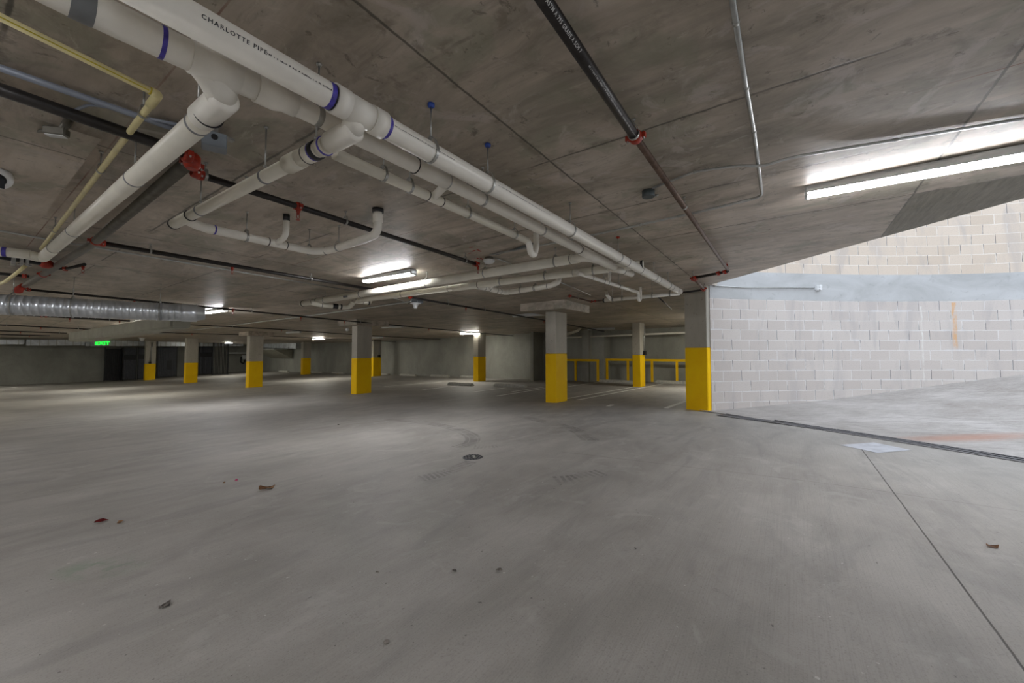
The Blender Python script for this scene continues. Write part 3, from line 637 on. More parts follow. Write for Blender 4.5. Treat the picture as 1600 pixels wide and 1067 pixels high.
pK = [PH(553, 471, 1.02), PH(577, 473.5, 1.02), PC(581, 467)]
run('drain_pipe', 'tiny white stub pipe with a cap beside the trap assembly', 'pipe', pK, .034, 'pvc2', [(567, 'line'), (576, 'blackend')], [], rb=.05)
# lettering printed on pipes
def lettering(text, size, base, d, r, ang, mat, parent, spacing=1.15, flat=False, label=None):
    cu = bpy.data.curves.new('lettering_src', 'FONT'); cu.body = text; cu.size = size; cu.space_character = spacing; cu.resolution_u = 2; cu.offset = size*.022
    ob = bpy.data.objects.new('lettering_src', cu); COL.objects.link(ob); dg = bpy.context.evaluated_depsgraph_get()
    me = bpy.data.meshes.new_from_object(ob.evaluated_get(dg)); bpy.data.objects.remove(ob)
    bm = bmesh.new(); bm.from_mesh(me); bmesh.ops.subdivide_edges(bm, edges=[e for e in bm.edges if e.calc_length() > size*.4], cuts=2)
    d = d.normalized()
    toc = (Vector(Cc)-base); toc = (toc-d*toc.dot(d)).normalized(); side = d.cross(toc)          # side points round the pipe
    if side.z < 0: side = -side
    for v in bm.verts:
        th = ang+v.co.y/r; n = toc*math.cos(th)+side*math.sin(th); v.co = base+d*v.co.x+n*(r+.0008)
    me.user_clear() if False else None
    o = mesh_obj('lettering', bm, mat, parent); bpy.data.meshes.remove(me)
    if label: o['label'] = label
    return o
def dashes(base, d, r, ang, L, size, mat, parent):
    bm = bmesh.new(); d = d.normalized(); toc = (Vector(Cc)-base); toc = (toc-d*toc.dot(d)).normalized(); side = d.cross(toc)
    if side.z < 0: side = -side
    x = 0; rnd = random.Random(3)
    while x < L:
        w_ = rnd.uniform(.002, .005); th0 = ang; th1 = ang+size/r*rnd.uniform(.6, 1)
        vs = []
        for xx, th in ((x, th0), (x+w_, th0), (x+w_, th1), (x, th1)):
            n = toc*math.cos(th)+side*math.sin(th); vs.append(bm.verts.new(base+d*xx+n*(r+.0008)))
        bm.faces.new(vs); x += w_+rnd.choice((.0015, .0015, .002, .008))
    return mesh_obj('small_print', bm, mat, parent)
b0, d0 = on(p1, 305); lettering('CHARLOTTE PIPE', .0205, b0, d0, .054, .36, M['mark'], T1, 1.3, label='black printed letters')
b1_, _ = on(p1, 407); dashes(b1_, d0, .054, .42, .40, .006, M['mark'], T1)
b1_, _ = on(p1, 606); dashes(b1_, d0, .054, .50, .42, .004, M['mark'], T1)
b1_, _ = on(p1, 768); dashes(b1_, (p1[2]-p1[1]), .054, .50, .7, .004, M['mark'], T1)
# ---------------------------------------------------------------- sprinkler system
s1 = [PC(836, -22, .09), PC(995, 217, .09)]; s1b = [PC(995, 217, .09), PC(1137, 421, .09)]
TS = thing('sprinkler_pipe', 'thick black lettered sprinkler pipe turning brown past a red coupling, crossing the bare ceiling', 'pipe', s1[0])
tube_obj('pipe', s1, .0285, M['blackpipe'], TS); tube_obj('pipe', s1b, .0215, M['brownpipe'], TS)
lettering('ASTM A 795 GRADE A SCH 7', .020, on(s1, 847)[0], s1[1]-s1[0], .0285, .0, M['markw'], TS, 1.2, label='white printed letters')
dashes(on(s1, 915)[0], s1[1]-s1[0], .0285, .0, .75, .008, M['markw'], TS)
coupling(on(s1, 993)[0], s1[1]-s1[0], .0285, TS); p, d = on(s1b, 1000); hanger(on(s1, 990)[0], d, .0285, TS, ring=True)
p, d = on(s1b, 1069); ring_obj('band_clamp', p, d, .0215, .022, .003, M['zinc'], TS); hanger(p, d, .0215, TS, ring=False)
p = PC(1136, 420, .09); sprinkler(p+ZV*.02, TS, False)
z1_ = [PC(1137, 424, .11), PC(1083, 434.5, .11), PC(1101, 452.5, .11), PC(1052, 459, .11)]
TZ = thing('sprinkler_pipe', 'zigzag brown sprinkler pipe with red couplings at the top of the large column', 'pipe', z1_[0])
tube_obj('pipe', [z1_[0]+ZV*.02]+[z1_[0], z1_[1]], .021, M['blackpipe'], TZ, rb=.02); tube_obj('pipe', [z1_[1], z1_[2]], .021, M['brownpipe'], TZ); tube_obj('pipe', [z1_[2], z1_[3]], .019, M['blackpipe'], TZ)
for i, t_ in ((0, .02), (0, .12), (1, .0), (1, .12), (2, 0.)):
    a_, b_ = z1_[i], z1_[i+1]; coupling(a_+(b_-a_).normalized()*(t_+.02), b_-a_, .021, TZ)
for i, t_ in ((0, .93), (1, .9)): a_, b_ = z1_[i], z1_[i+1]; coupling(a_.lerp(b_, t_), b_-a_, .021, TZ)
for p in (z1_[1]+Vector((0, 0, 0)), z1_[2]): hanger(p, AV, .021, TZ, ring=False)
def line(label, pts, r, mat='blackpipe', reds=(), heads=(), hang=(), cat='pipe', name='sprinkler_pipe'):
    t = thing(name, label, cat, pts[0]); tube_obj('pipe', pts, r, M[mat], t, seg=14, rb=r*2.5)
    for x in reds: p, d = on(pts, x); coupling(p, d, r, t)
    for x in heads: p, d = on(pts, x); sprinkler(p-ZV*(r-.004), t)
    for x in hang: p, d = on(pts, x); hanger(p, d, r, t)
    return t
line('black sprinkler pipe ending at a red elbow right beside the smoke detector', [PC(306, 271, .10), PC(747, 413.5, .10)], .0245, 'blackpipe', [312, 466, 744], [466, 747], [321, 385, 540, 727])
line('black sprinkler pipe from the upper left corner behind the thick cream pipe', [PC(-60, 119, .13), PC(290, 240, .13)], .031, 'blackpipe', [], [], [])
fm = [PC(300, 249, .13), PC(146, 380, .11), PC(30, 452, .11)]
TM = line('thick dark grey fire main running beside the cream drain pipe to a red elbow', fm, .040, 'greypipe', [], [], [])
for x in (150, 68, 34): p, d = on(fm, x); coupling(p, d, .036, TM)
for (x, y) in ((293, 243), (300, 256), (306, 268)): coupling(PC(x, y, .14), AV if y != 256 else BV, .032, TM)
bm = bmesh.new(); p = PC(300, 252, .15); lathe(bm, p-ZV*.05, ZV, [(0, .03), (.02, .045), (.08, .045), (.1, .03)], 20); mesh_obj('red_tee', bm, M['red'], TM)
p = PC(72, 412, .10); bm = bmesh.new(); lathe(bm, p-ZV*.06, ZV, [(0, .03), (.03, .07), (.08, .07), (.11, .04)], 20); mesh_obj('red_valve_body', bm, M['red'], TM)
tube_obj('red_elbow', [PC(36, 447, .12), PC(26, 454, .14), PC(30, 454, .2)], .047, M['red'], TM, rb=.06)
line('black pipe at left edge with zinc brackets running into the red valve', [PC(-40, 393, .12), PC(62, 409, .12)], .045, 'black', [], [], [])
line('thin black pipe at left edge meeting the fire main above the red elbow', [PC(-30, 424.5, .12), PC(46, 432, .12)], .021, 'blackpipe', [38], [], [])
line('short black outlet pipe pointing right from the red valve', [PC(78, 418, .11), PC(104, 420, .11), PC(132, 413, .11)], .02, 'blackpipe', [102], [130], [])
S3 = line('black sprinkler pipe with bright conduit beside it, ending at red elbow under the tube light', [PC(143, 377, .09), PC(598, 455, .09)], .0265, 'blackpipe', [150, 160, 586, 594], [363, 598], [235, 236+250])
S4 = line('long black sprinkler pipe passing above the silver spiral duct and a far tube light', [PC(40, 452, .10), PC(362, 483.5, .10), PC(538, 501, .10), PC(820, 526.5, .09)], .022, 'blackpipe', [45, 364], [210, 364, 470, 538, 670, 718], [114, 393, 563, 755])
line('black sprinkler pipe starting at the grey box with white cone, reaching the column drop panel', [PC(640, 464.5, .09), PC(756, 484, .09), PC(852, 500.5, .09), PC(964, 521.5, .08)], .0225, 'blackpipe', [641], [728, 850], [700, 757])
line('thin black sprinkler pipe crossing above the far wire cage', [PC(281, 506.5, .09), PC(438, 514.5, .09), PC(549, 522.5, .09), PC(706, 531.5, .09)], .02, 'blackpipe', [], [290, 440, 600], [363, 451])
line('thin black sprinkler pipe with rusty fitting against the left drop panel', [PC(180, 517.5, .10), PC(376, 523, .10), PC(500, 528.5, .09), PC(620, 534, .09)], .02, 'blackpipe', [378], [300, 490], [400])
line('far black sprinkler pipe with red sprinkler left of the beige duct', [PC(-10, 489.5, .10), PC(203, 501.5, .10)], .026, 'blackpipe', [0, 65, 72], [109, 187], [171])
line('far black sprinkler pipe just below the spiral duct at left', [PC(-10, 507, .10), PC(142, 514.5, .10)], .024, 'blackpipe', [], [64, 131], [10, 122])
line('thin dark sprinkler pipe nearest the duct wrap at far left', [PC(-10, 516.5, .10), PC(105, 520.5, .10)], .024, 'blackpipe', [], [32], [93])
line('lowest dark pipe at far left over the concrete wall', [PC(-10, 522.5, .12), PC(78, 524.5, .12)], .03, 'blackpipe', [], [46], [])
line('thin white far pipe behind the railing column, under the ceiling edge', [PH(880, 527.5, .74), PH(1072, 519.5, .84)], .04, 'pvc', [], [], [], name='drain_pipe')
line('small white bent drain pipe far behind the middle column', [PH(884, 523, .82), PH(903, 516.5, .90), PC(907, 512)], .055, 'pvc2', [], [], [], name='drain_pipe')
line('short rusty sprinkler pipe with orange end fitting by the drop panel', [PC(888, 462, .07), PC(924, 471, .10), PC(946, 469, .10)], .017, 'brownpipe', [890, 924, 930], [], [903])
line('short black pipe poking past the end of the lettered main', [PH(1026, 461.5, 1.08), PH(1049, 483, 1.0)], .014, 'blackpipe')
# ---------------------------------------------------------------- other pipes and conduits
yp = [PC(-70, -8, .13), PC(247, 148, .13), PC(64, 389, .13)]
TY = thing('gas_pipe', 'pale yellow plastic pipe turning a sharp elbow beside the thick cream drain pipe', 'pipe', yp[1])
tube_obj('pipe', yp, .0155, M['yellowpipe'], TY, rb=.03)
tube_obj('elbow', [yp[1].lerp(yp[0], .05), yp[1], yp[1].lerp(yp[2], .03)], .020, M['yellowpipe'], TY, rb=.03)
p = yp[1].lerp(yp[0], .055); ring_obj('joint_ring', p, yp[0]-yp[1], .0155, .006, .002, M['yellowprint'], TY)
a_, b_ = yp[0], yp[1]; dd = (b_-a_).normalized(); toc = (Vector(Cc)-a_); toc = (toc-dd*toc.dot(dd)).normalized(); bm = bmesh.new(); box(bm, (a_.lerp(b_, .47))+toc*.0152, (b_-a_).length*.46, .0025, .0006, (dd, dd.cross(toc), toc)); mesh_obj('printed_stripe', bm, M['yellowprint'], TY)
for x in (224, 157, 86): p, d = on([yp[1], yp[2]], x); hanger(p, d, .0155, TY)
def conduit(label, pts, r=.011, mat='conduit', straps=(), rb=.06, name='conduit', cat='conduit'):
    t = thing(name, label, cat, pts[0]); tube_obj('tube', pts, r, M[mat], t, seg=10, rb=rb)
    for x in straps:
        p, d = on(pts, x); ring_obj('strap', p, d, r, .018, .003, M['zinc'], t)
    return t
conduit('vertical-looking bright conduit crossing the ceiling at right, bending at its far end', [PC(1140, -30, .03), PC(1165, 132, .03), PC(1178, 205, .03), PC(1191, 307, .03), PC(1100, 329, .03), PC(900, 373, .03), PC(765, 398, .03)], .0118, 'conduit', [1166, 1178, 1150, 1060, 1000], .09)
conduit('thin long conduit from the round grey junction box past the right tube light', [PC(1020, 294, .015), PC(1085, 268, .015), PC(1155, 258, .03), PC(1190, 260, .055), PC(1235, 246, .03), PC(1330, 230, .015), PC(1620, 182, .015)], .0095, 'conduit', [1085, 1400], .08)
conduit('bright thin conduit alongside the black sprinkler pipe, crossing the left ceiling', [PC(-20, 357, .03), PC(110, 380, .03), PC(400, 429, .03), PC(566, 457, .03)], .011, 'conduit', [250, 320])
conduit('short galvanised conduit beside the fire main below the red tee', [PC(162, 356, .03), PC(280, 262, .03)], .010, 'conduit', [266])
conduit('blue-grey conduit from the upper left corner running behind the yellow pipe', [PC(-40, 92, .04), PC(240, 190, .04), PC(272, 201, .04)], .017, 'bluegrey', [], .1)
conduit('second blue-grey conduit branching off just before the thick cream pipe', [PC(225, 184, .035), PC(285, 196, .035)], .010, 'bluegrey', [])
conduit('curved blue-grey cable loop above the dark beam corner', [PC(118, 172, .05), PC(140, 163, .05), PC(172, 168, .05), PC(200, 177, .04)], .008, 'bluegrey', [], .2)
conduit('long faint conduit crossing the far ceiling diagonally to the grey box with white cone', [PC(240, 522, .02), PC(330, 512.5, .02), PC(470, 495, .02), PC(560, 483, .02), PC(648, 470, .02)], .018, 'conduit', [])
conduit('thin flexible cable bending behind the grey box with the white cone', [PC(600, 464, .02), PC(622, 467, .06), PC(636, 473, .06)], .007, 'whiteplastic', [], .1, 'cable', 'cable')
conduit('dark conduit leading from the trap to the smoke detector', [PC(835, 380, .02), PC(775, 398, .02)], .009, 'boxdark', [795])
conduit('thin bright conduit leaving the smoke detector towards the paired pipes', [PC(776, 404, .02), PC(806, 415, .02)], .008, 'conduit', [785])
conduit('thin conduit from the small curved pipe to the rusty fitting', [PC(872, 440, .02), PC(897, 450, .02), PC(922, 461, .02)], .009, 'conduit', [895, 907])
bp = [PC(40, 415, .16), PC(28, 425, .25), PC(8, 440, .3), PC(-14, 449, .3)]
tag(tube_obj('hose', bp, .020, M['yellowpipe'], None, rb=.1), 'pale yellow curved hose hanging below the black valve pipe at left', 'hose', kind='thing')
for (x0, x1) in ((20, 22), (34, 43)):
    p = PC((x0+x1)/2, 402, .12); bm = bmesh.new()
    for xx in (x0, x1): q = PC(xx, 402, .12); box(bm, q-ZV*.02, .012, .05, .075, (AV, BV, ZV))
    box(bm, PC((x0+x1)/2, 414, .13), .06 if x1-x0 > 5 else .02, .03, .01); tag(mesh_obj('pipe_bracket', bm, M['zinc']), 'zinc strap bracket on the black valve pipe, %s' % ('the wide U-shaped one' if x1-x0 > 5 else 'the narrow flat one'), 'bracket', kind='thing')
# conduit on the block wall with its box
def PW(x, y, off=.03):               # point just in front of the curved wall
    d = ray(x, y); best = None
    for k in range(len(WC)-1):
        p, q = WC[k], WC[k+1]; e = q-p; den = d[0]*(-e.y)+d[1]*e.x
        if abs(den) < 1e-9: continue
        t = (p.x*(-e.y)+p.y*e.x)/den; s = ((d[0]*t-p.x)*e.x+(d[1]*t-p.y)*e.y)/e.length_squared
        if -1e-6 <= s <= 1+1e-6 and t > 0 and (best is None or t < best[0]):
            n = Vector((e.y, -e.x)).normalized(); best = (t, n)
    t, n = best; P_ = Vector(Cc+d*t); return P_+Vector((n.x, n.y, 0))*off
cw = [PW(1114, 446.8, .03), PW(1122, 447, .03), PW(1160, 449.5, .02), PW(1270, 450.5, .03)]
conduit('thin bright conduit along the concrete beam of the block wall', cw, .011, 'conduit', [1122, 1245], .03)
p = PW(1276, 450.3, .05); n_ = (p-PW(1276, 450.3, 0)).normalized(); tn = ZV.cross(n_).normalized()
tb = thing('outdoor_box', 'white weatherproof box at the end of the wall conduit', 'box', p)
bm = bmesh.new(); box(bm, p-n_*.01, .05, .055, .045, (tn, ZV, n_)); bevel(bm, .012, 2); mesh_obj('housing', bm, M['whiteplastic'], tb)
bm = bmesh.new()
for s in (-1, 1): lathe(bm, p+ZV*.028*s+n_*.03, n_, [(0, .03), (.02, .03), (.024, .022)], 16)
mesh_obj('socket_cover', bm, M['whiteplastic'], tb)
# round junction box
p = PC(1013, 298, .0); t = thing('junction_box', 'round dark grey junction box on the ceiling left of the brown pipe', 'junction box', p)
bm = bmesh.new(); lathe(bm, p-ZV*.055, ZV, [(0, .048), (.006, .052), (.055, .052)], 24); mesh_obj('housing', bm, M['boxdark'], t)
bm = bmesh.new(); q = p-ZV*.03+Vector((.055, .02, 0))
for s in (-1, 1): lathe(bm, q+BV*.012*s, Vector((1, .3, 0)), [(0, .009), (.02, .011), (.022, .011)], 8)
mesh_obj('connector', bm, M['zinc'], t)
# grey camera-like box near the wye
p = PC(335, 222, .09); t = thing('junction_box', 'light grey square box with a round black port beside the big wye', 'junction box', p)
bm = bmesh.new(); box(bm, p, .062, .05, .045, (Vector((.8, .6, 0)), Vector((-.6, .8, 0)), ZV)); bevel(bm, .006); mesh_obj('housing', bm, M['boxgrey'], t)
bm = bmesh.new(); lathe(bm, p+Vector((.030, -.040, .01)), Vector((.6, -.8, 0)), [(-.004, .017), (.005, .017)], 20); mesh_obj('port', bm, M['dark'], t)
bm = bmesh.new(); box(bm, p+ZV*.07, .012, .02, .03); box(bm, p+ZV*.05+AV*.05, .05, .02, .006); mesh_obj('mount', bm, M['zinc'], t)
# smoke detector
p = PC(764, 402, 0); t = thing('smoke_detector', 'white round smoke detector beside red spray marks on the ceiling', 'smoke detector', p)
bm = bmesh.new(); lathe(bm, p-ZV*.035, ZV, [(0, .06), (.035, .06)], 24); mesh_obj('base', bm, M['greypipe'], t)
bm = bmesh.new(); lathe(bm, p-ZV*.09, ZV, [(0, .03), (.01, .06), (.03, .078), (.055, .08)], 28); mesh_obj('cover', bm, M['whiteplastic'], t)
# grey box with white cone
p = PC(652, 470, .09); t = thing('ceiling_sensor', 'pale blue-grey box with a white cone hanging below', 'sensor', p)
bm = bmesh.new(); box(bm, p, .105, .085, .055, (Vector((.82, -.57, 0)), Vector((.57, .82, 0)), ZV)); bevel(bm, .005); mesh_obj('housing', bm, M['boxgrey'], t)
bm = bmesh.new(); q = p-ZV*.055+Vector((-.03, -.03, 0)); lathe(bm, q, -ZV, [(0, .115), (.012, .118), (.022, .07), (.06, .048), (.11, .038), (.115, .036)], 28); mesh_obj('cone', bm, M['whiteplastic'], t)
# far hanging ones
p = PC(542, 506, .15); t = thing('security_camera', 'small white ball camera on a curved cable left of a column', 'camera', p)
q = PH(542.5, 515, .84)
bm = bmesh.new(); lathe(bm, q-ZV*.06, ZV, [(0, .02), (.02, .055), (.06, .065), (.1, .05), (.12, .015)], 20); mesh_obj('housing', bm, M['whiteplastic'], t)
tube_obj('cable', [q+ZV*.06, q+ZV*.2+BV*.02, q+ZV*.28+BV*.1], .012, M['conduit'], t, rb=.05)
p = PC(222, 527, .0); t = thing('ceiling_sensor', 'far white cone sensor in front of the silver duct row', 'sensor', p); q = PH(222, 526.5, .95)
bm = bmesh.new(); lathe(bm, q, -ZV, [(0, .28), (.03, .28), (.08, .12), (.26, .08)], 20); mesh_obj('cone', bm, M['whiteplastic'], t)
bm = bmesh.new(); box(bm, q+ZV*.15, .1, .1, .15); mesh_obj('mount', bm, M['boxgrey'], t)
# left dome camera
p = PC(-4, 277, .17); t = thing('security_camera', 'white security camera with black lens at the left edge', 'camera', p)
bm = bmesh.new(); dv = Vector((.72, -.55, -.42)).normalized(); lathe(bm, p-dv*.07, dv, [(0, .04), (.01, .066), (.05, .072), (.11, .069), (.14, .055), (.155, .03)], 24); mesh_obj('housing', bm, M['whiteplastic'], t)
bm = bmesh.new(); lathe(bm, p+dv*.082, dv, [(0, .04), (.008, .038), (.012, .016)], 20); mesh_obj('lens', bm, M['black'], t)
bm = bmesh.new(); lathe(bm, p+Vector((-.05, .03, 0)), ZV, [(0, .05), (.14, .05)], 20); mesh_obj('base', bm, M['whiteplastic'], t)
bm = bmesh.new(); dv2 = dv
box(bm, p+dv*.055+Vector((.012, -.01, -.028)), .03, .032, .03, (dv, dv.cross(ZV).normalized(), ZV)); mesh_obj('lens_hood', bm, M['black'], t)
# old light box at upper left
p = PC(88, 206, .16); t = thing('conduit_fitting', 'grey conduit body with pale cover near the upper left corner', 'conduit fitting', p)
bm = bmesh.new(); box(bm, p, .05, .022, .022, (Vector((.96, .26, 0)), Vector((-.26, .96, 0)), ZV)); bevel(bm, .006); mesh_obj('housing', bm, M['greypipe'], t)
bm = bmesh.new(); box(bm, p-ZV*.0235, .04, .017, .002, (Vector((.96, .26, 0)), Vector((-.26, .96, 0)), ZV)); mesh_obj('cover', bm, M['fixture'], t)
tube_obj('stem', [p+Vector((.03, 0, .01)), p+Vector((.035, .03, .09))], .018, M['greypipe'], t)
tube_obj('cable', [p-Vector((.05, .01, 0)), PC(50, 206, .06), PC(-20, 207, .03)], .009, M['greypipe'], t)
# recess beams at upper left (dropped concrete soffit)
pa, pb, pc_ = PC(-60, 118), PC(160, 205), PC(120, 262)
def soffit(x0, y0, x1, y1, drop, wid):
    a0, b0 = AB(PC(x0, y0, drop)); a1, b0 = AB(PC(x1, y1, drop)); b0 += .02; bm = bmesh.new(); lo = []; 
    for (a, b) in ((a0, b0), (a1, b0), (a1, b0+wid), (a0, b0+wid)):
        x, y = XY(a, b); lo.append((x, y, cz(a, b)))
    l_ = [bm.verts.new((x, y, z-drop)) for x, y, z in lo]; h_ = [bm.verts.new((x, y, z+.02)) for x, y, z in lo]
    bm.faces.new(l_); bm.faces.new(h_)
    for k in range(4): bm.faces.new((l_[k], l_[(k+1) % 4], h_[(k+1) % 4], h_[k]))
    return bm
bm = soffit(-140, 80, 160, 216, .12, 2.6); tag(mesh_obj('trim_soffit', bm, M['ceiling']), kind='structure')
# ---------------------------------------------------------------- lights
def fixture(a, b, label, lit=True, L=1.22, d='b', mat='lamp', drop=.0):
    """linear wraparound fixture under the slab"""
    ax = (BV, AV, ZV) if d == 'b' else (AV, BV, ZV); x, y = XY(a, b); z = cz(a, b)-drop; p = Vector((x, y, z))
    t = thing('tube_light', label, 'light', p)
    bm = bmesh.new(); box(bm, p-ZV*.03, L/2, .058, .03, ax); box(bm, p-ZV*.05-ax[0]*(L/2-.01), .01, .06, .035, ax); box(bm, p-ZV*.05+ax[0]*(L/2-.01), .01, .06, .035, ax); bevel(bm, .003)
    mesh_obj('housing', bm, M['fixture'], t)
    bm = bmesh.new(); vs = []
    for s in (-1, 1):
        vs.append([bm.verts.new(p+ax[0]*s*(L/2-.02)+ax[1]*w_+ZV*h_) for w_, h_ in ((-.054, -.050), (-.054, -.064), (-.042, -.086), (.042, -.086), (.054, -.064), (.054, -.050))])
    for k in range(6): bm.faces.new((vs[0][k], vs[0][(k+1) % 6], vs[1][(k+1) % 6], vs[1][k]))
    bm.faces.new(vs[0]); bm.faces.new(vs[1])
    o = mesh_obj('lens', bm, M[mat] if lit else M['lens_off'], t)
    return t
fixture(4.13, -.74, 'long lit tube light at right, nearest and largest', mat='lamp_near')
fixture(4.17, 5.33, 'lit tube light just above the paired white drain pipes', mat='lamp_mid')
fixture(4.27, 12.5, 'lit tube light beyond the end of the spiral duct')
fixture(15.25, 13.1, 'lit tube light at the top of the bright yellow-based column', mat='lamp_warm')
a_, b_ = AB(PC(498, 530, .08)); fixture(a_, b_, 'small far lit tube light between two distant columns', mat='lamp_warm')
a_, b_ = AB(PC(1104, 499, .08)); fixture(a_, b_, 'tube light hidden behind the large column lighting the ceiling', mat='lamp_warm')
a_, b_ = 13.2, 36.; fixture(a_, b_, 'tiny far lit light above the wire cage', mat='lamp_warm')
for x, y, lb in ((459, 519.5, 'unlit tube light between two far columns'), (613, 511, 'unlit tube light right of the drop panel beside the double column'), (590, 527.5, 'unlit far tube light behind the overlapping columns'), (939, 514, 'unlit tube light between the middle column and the railing column'), (828, 492.5, 'unlit square-ended light left of the middle drop panel')):
    a_, b_ = AB(PC(x, y, .05)); fixture(a_, b_, lb, lit=False, L=1.22)
# unseen lights added to lift the interior brightness; the far aisle pair extends the row
for (a, b, lb) in ((-2.2, 2.4, 'added unseen tube light in the near aisle, second from the open side'), (-2.2, -3.6, 'added unseen tube light in the near aisle, closest to the open side'), (-2.2, 8.6, 'added unseen tube light in the near aisle, third from the open side'), (-2.2, 15., 'added unseen tube light in the near aisle, fourth from the open side'),
    (-2.2, 22., 'added unseen tube light in the near aisle, fifth from the open side'), (-2.2, 29., 'added unseen tube light in the near aisle, sixth from the open side'), (-7.4, -3.6, 'added unseen tube light by the side wall, closest to the open side'), (-7.4, 5., 'added unseen tube light by the side wall, second from the open side'),
    (-7.4, 14., 'added unseen tube light by the side wall, third from the open side'), (4.3, 19.6, 'tube light over the far aisle'), (4.3, 27.5, 'far tube light near the end wall'), (0.5, 35., 'added unseen tube light right by the end wall'), (-1, 36., 'added unseen tube light by the end wall at left')):
    fixture(a, b, lb, mat='lamp_warm' if b > 14 else 'lamp')
# ---------------------------------------------------------------- ducts
def spiral(label, p0, p1, r, n, capped=True):
    t = thing('spiral_duct', label, 'duct', p0); d = (p1-p0); L = d.length; prof = []
    for k in range(n):
        s = L*k/n; prof += [(s, r), (s+L/n*.93, r), (s+L/n*.94, r+.006), (s+L/n*.985, r+.006)]
    bm = bmesh.new(); lathe(bm, p0, d, prof, 40); mesh_obj('body', bm, M['galv'], t)
    if capped:
        bm = bmesh.new(); lathe(bm, p1, d, [(0, r+.008), (.22, r+.008), (.23, r-.02), (.34, r*.72), (.345, r*.6)], 40); mesh_obj('end_fitting', bm, M['galv'], t)
    return t
pA0 = PH(-70, 472.5, .735); pA1 = PH(284, 488.5, .735)
spiral('large silver spiral duct at left below the black sprinkler pipe', pA0, pA1, .155, 30)
for x in (114, 250, 20): p = lerp_line(pA0, pA1, x); hanger(p, pA1-pA0, .16, bpy.data.objects['spiral_duct'])
# wrapped rectangular branch leaving under the spiral duct towards the end wall
def rectduct(label, P0, P1, w0, h0, w1, h1, mat, name='rectangular_duct', seams=0):
    t = thing(name, label, 'duct', P0); d = (P1-P0).normalized(); s = d.cross(ZV).normalized(); bm = bmesh.new(); R0 = []; R1 = []
    for u, v in ((-1, -1), (1, -1), (1, 1), (-1, 1)):
        R0.append(bm.verts.new(P0+s*u*w0/2+ZV*v*h0/2)); R1.append(bm.verts.new(P1+s*u*w1/2+ZV*v*h1/2))
    bm.faces.new(R0); bm.faces.new(R1)
    for k in range(4): bm.faces.new((R0[k], R0[(k+1) % 4], R1[(k+1) % 4], R1[k]))
    bmesh.ops.bevel(bm, geom=[e for e in bm.edges], offset=.03, segments=2, affect='EDGES', clamp_overlap=True)
    mesh_obj('body', bm, M[mat], t)
    for k in range(seams):
        q = (k+.5)/seams; c = P0.lerp(P1, q); w_ = w0+(w1-w0)*q; h_ = h0+(h1-h0)*q; bm = bmesh.new(); box(bm, c, .02, w_/2+.015, h_/2+.015, (d, s, ZV)); mesh_obj('flange', bm, M['zinc'], t)
    return t
rectduct('wide beige wrapped duct slanting away under the spiral duct', PH(283, 503, .64), PH(128, 527, .50), .34, .26, .6, .30, 'galv_matte')
bm = bmesh.new(); q0 = PH(271, 507.5, .60); box(bm, q0, .16, .05, .09, (Vector((1, .1, 0)).normalized(), Vector((-.1, 1, 0)).normalized(), ZV)); bevel(bm, .01); tag(mesh_obj('duct_collar', bm, M['whiteplastic']), 'bright white panel at the near end of the beige wrapped duct', 'duct collar', kind='thing')
def ductrow(label, x0, x1, y0, y1, b, n, mat='galv'):
    # a duct along the end wall at depth b, given by where it starts and stops along the wall
    def at(x, y):
        d = ray(x, y); t = b/(d[0]*Bd[0]+d[1]*Bd[1]); return Vector(Cc+d*t)
    P0, P1 = at(x0, (y0+y1)/2), at(x1, (y0+y1)/2); h = abs(at(x0, y0).z-at(x0, y1).z)
    return rectduct(label, P0, P1, .7, h, .7, h, mat, seams=n)
ductrow('dull silver box duct above the long concrete wall at far left', 40, 131, 530.5, 540, 41., 7)
ductrow('bright silver sectioned duct carrying the green exit sign', 134, 236, 531, 541, 40.6, 11)
ductrow('silver duct between the two farthest columns on the left', 245, 291, 531, 541, 40.6, 6)
ductrow('silver duct behind the wire cage right of a column', 311, 378, 531, 541, 40.6, 9)
ductrow('small pair of pale duct tubes at the left edge', -20, 37, 531, 538, 40.8, 3)
# exit sign
def at_b(x, y, b): d = ray(x, y); t = b/(d[0]*Bd[0]+d[1]*Bd[1]); return Vector(Cc+d*t)
def at_a(x, y, a): d = ray(x, y); t = a/(d[0]*Ad[0]+d[1]*Ad[1]); return Vector(Cc+d*t)
p = at_b(160, 536, 39.6); t = thing('exit_sign', 'green lit exit sign on the far silver duct', 'exit sign', p)
bm = bmesh.new(); box(bm, p, .42, .03, .17); mesh_obj('housing', bm, M['fixture'], t)
cu = bpy.data.curves.new('sign_src', 'FONT'); cu.body = 'EXIT'; cu.size = .36; cu.align_x = 'CENTER'; cu.extrude = .01; ob = bpy.data.objects.new('sign_src', cu); COL.objects.link(ob)
me = bpy.data.meshes.new_from_object(ob.evaluated_get(bpy.context.evaluated_depsgraph_get())); bpy.data.objects.remove(ob); bm = bmesh.new(); bm.from_mesh(me)
for v in bm.verts: v.co = p+AV*v.co.x*1.0+ZV*(v.co.y-.125)-BV*(.045+v.co.z)
o = mesh_obj('lettering', bm, M['exit'], t); bpy.data.meshes.remove(me)
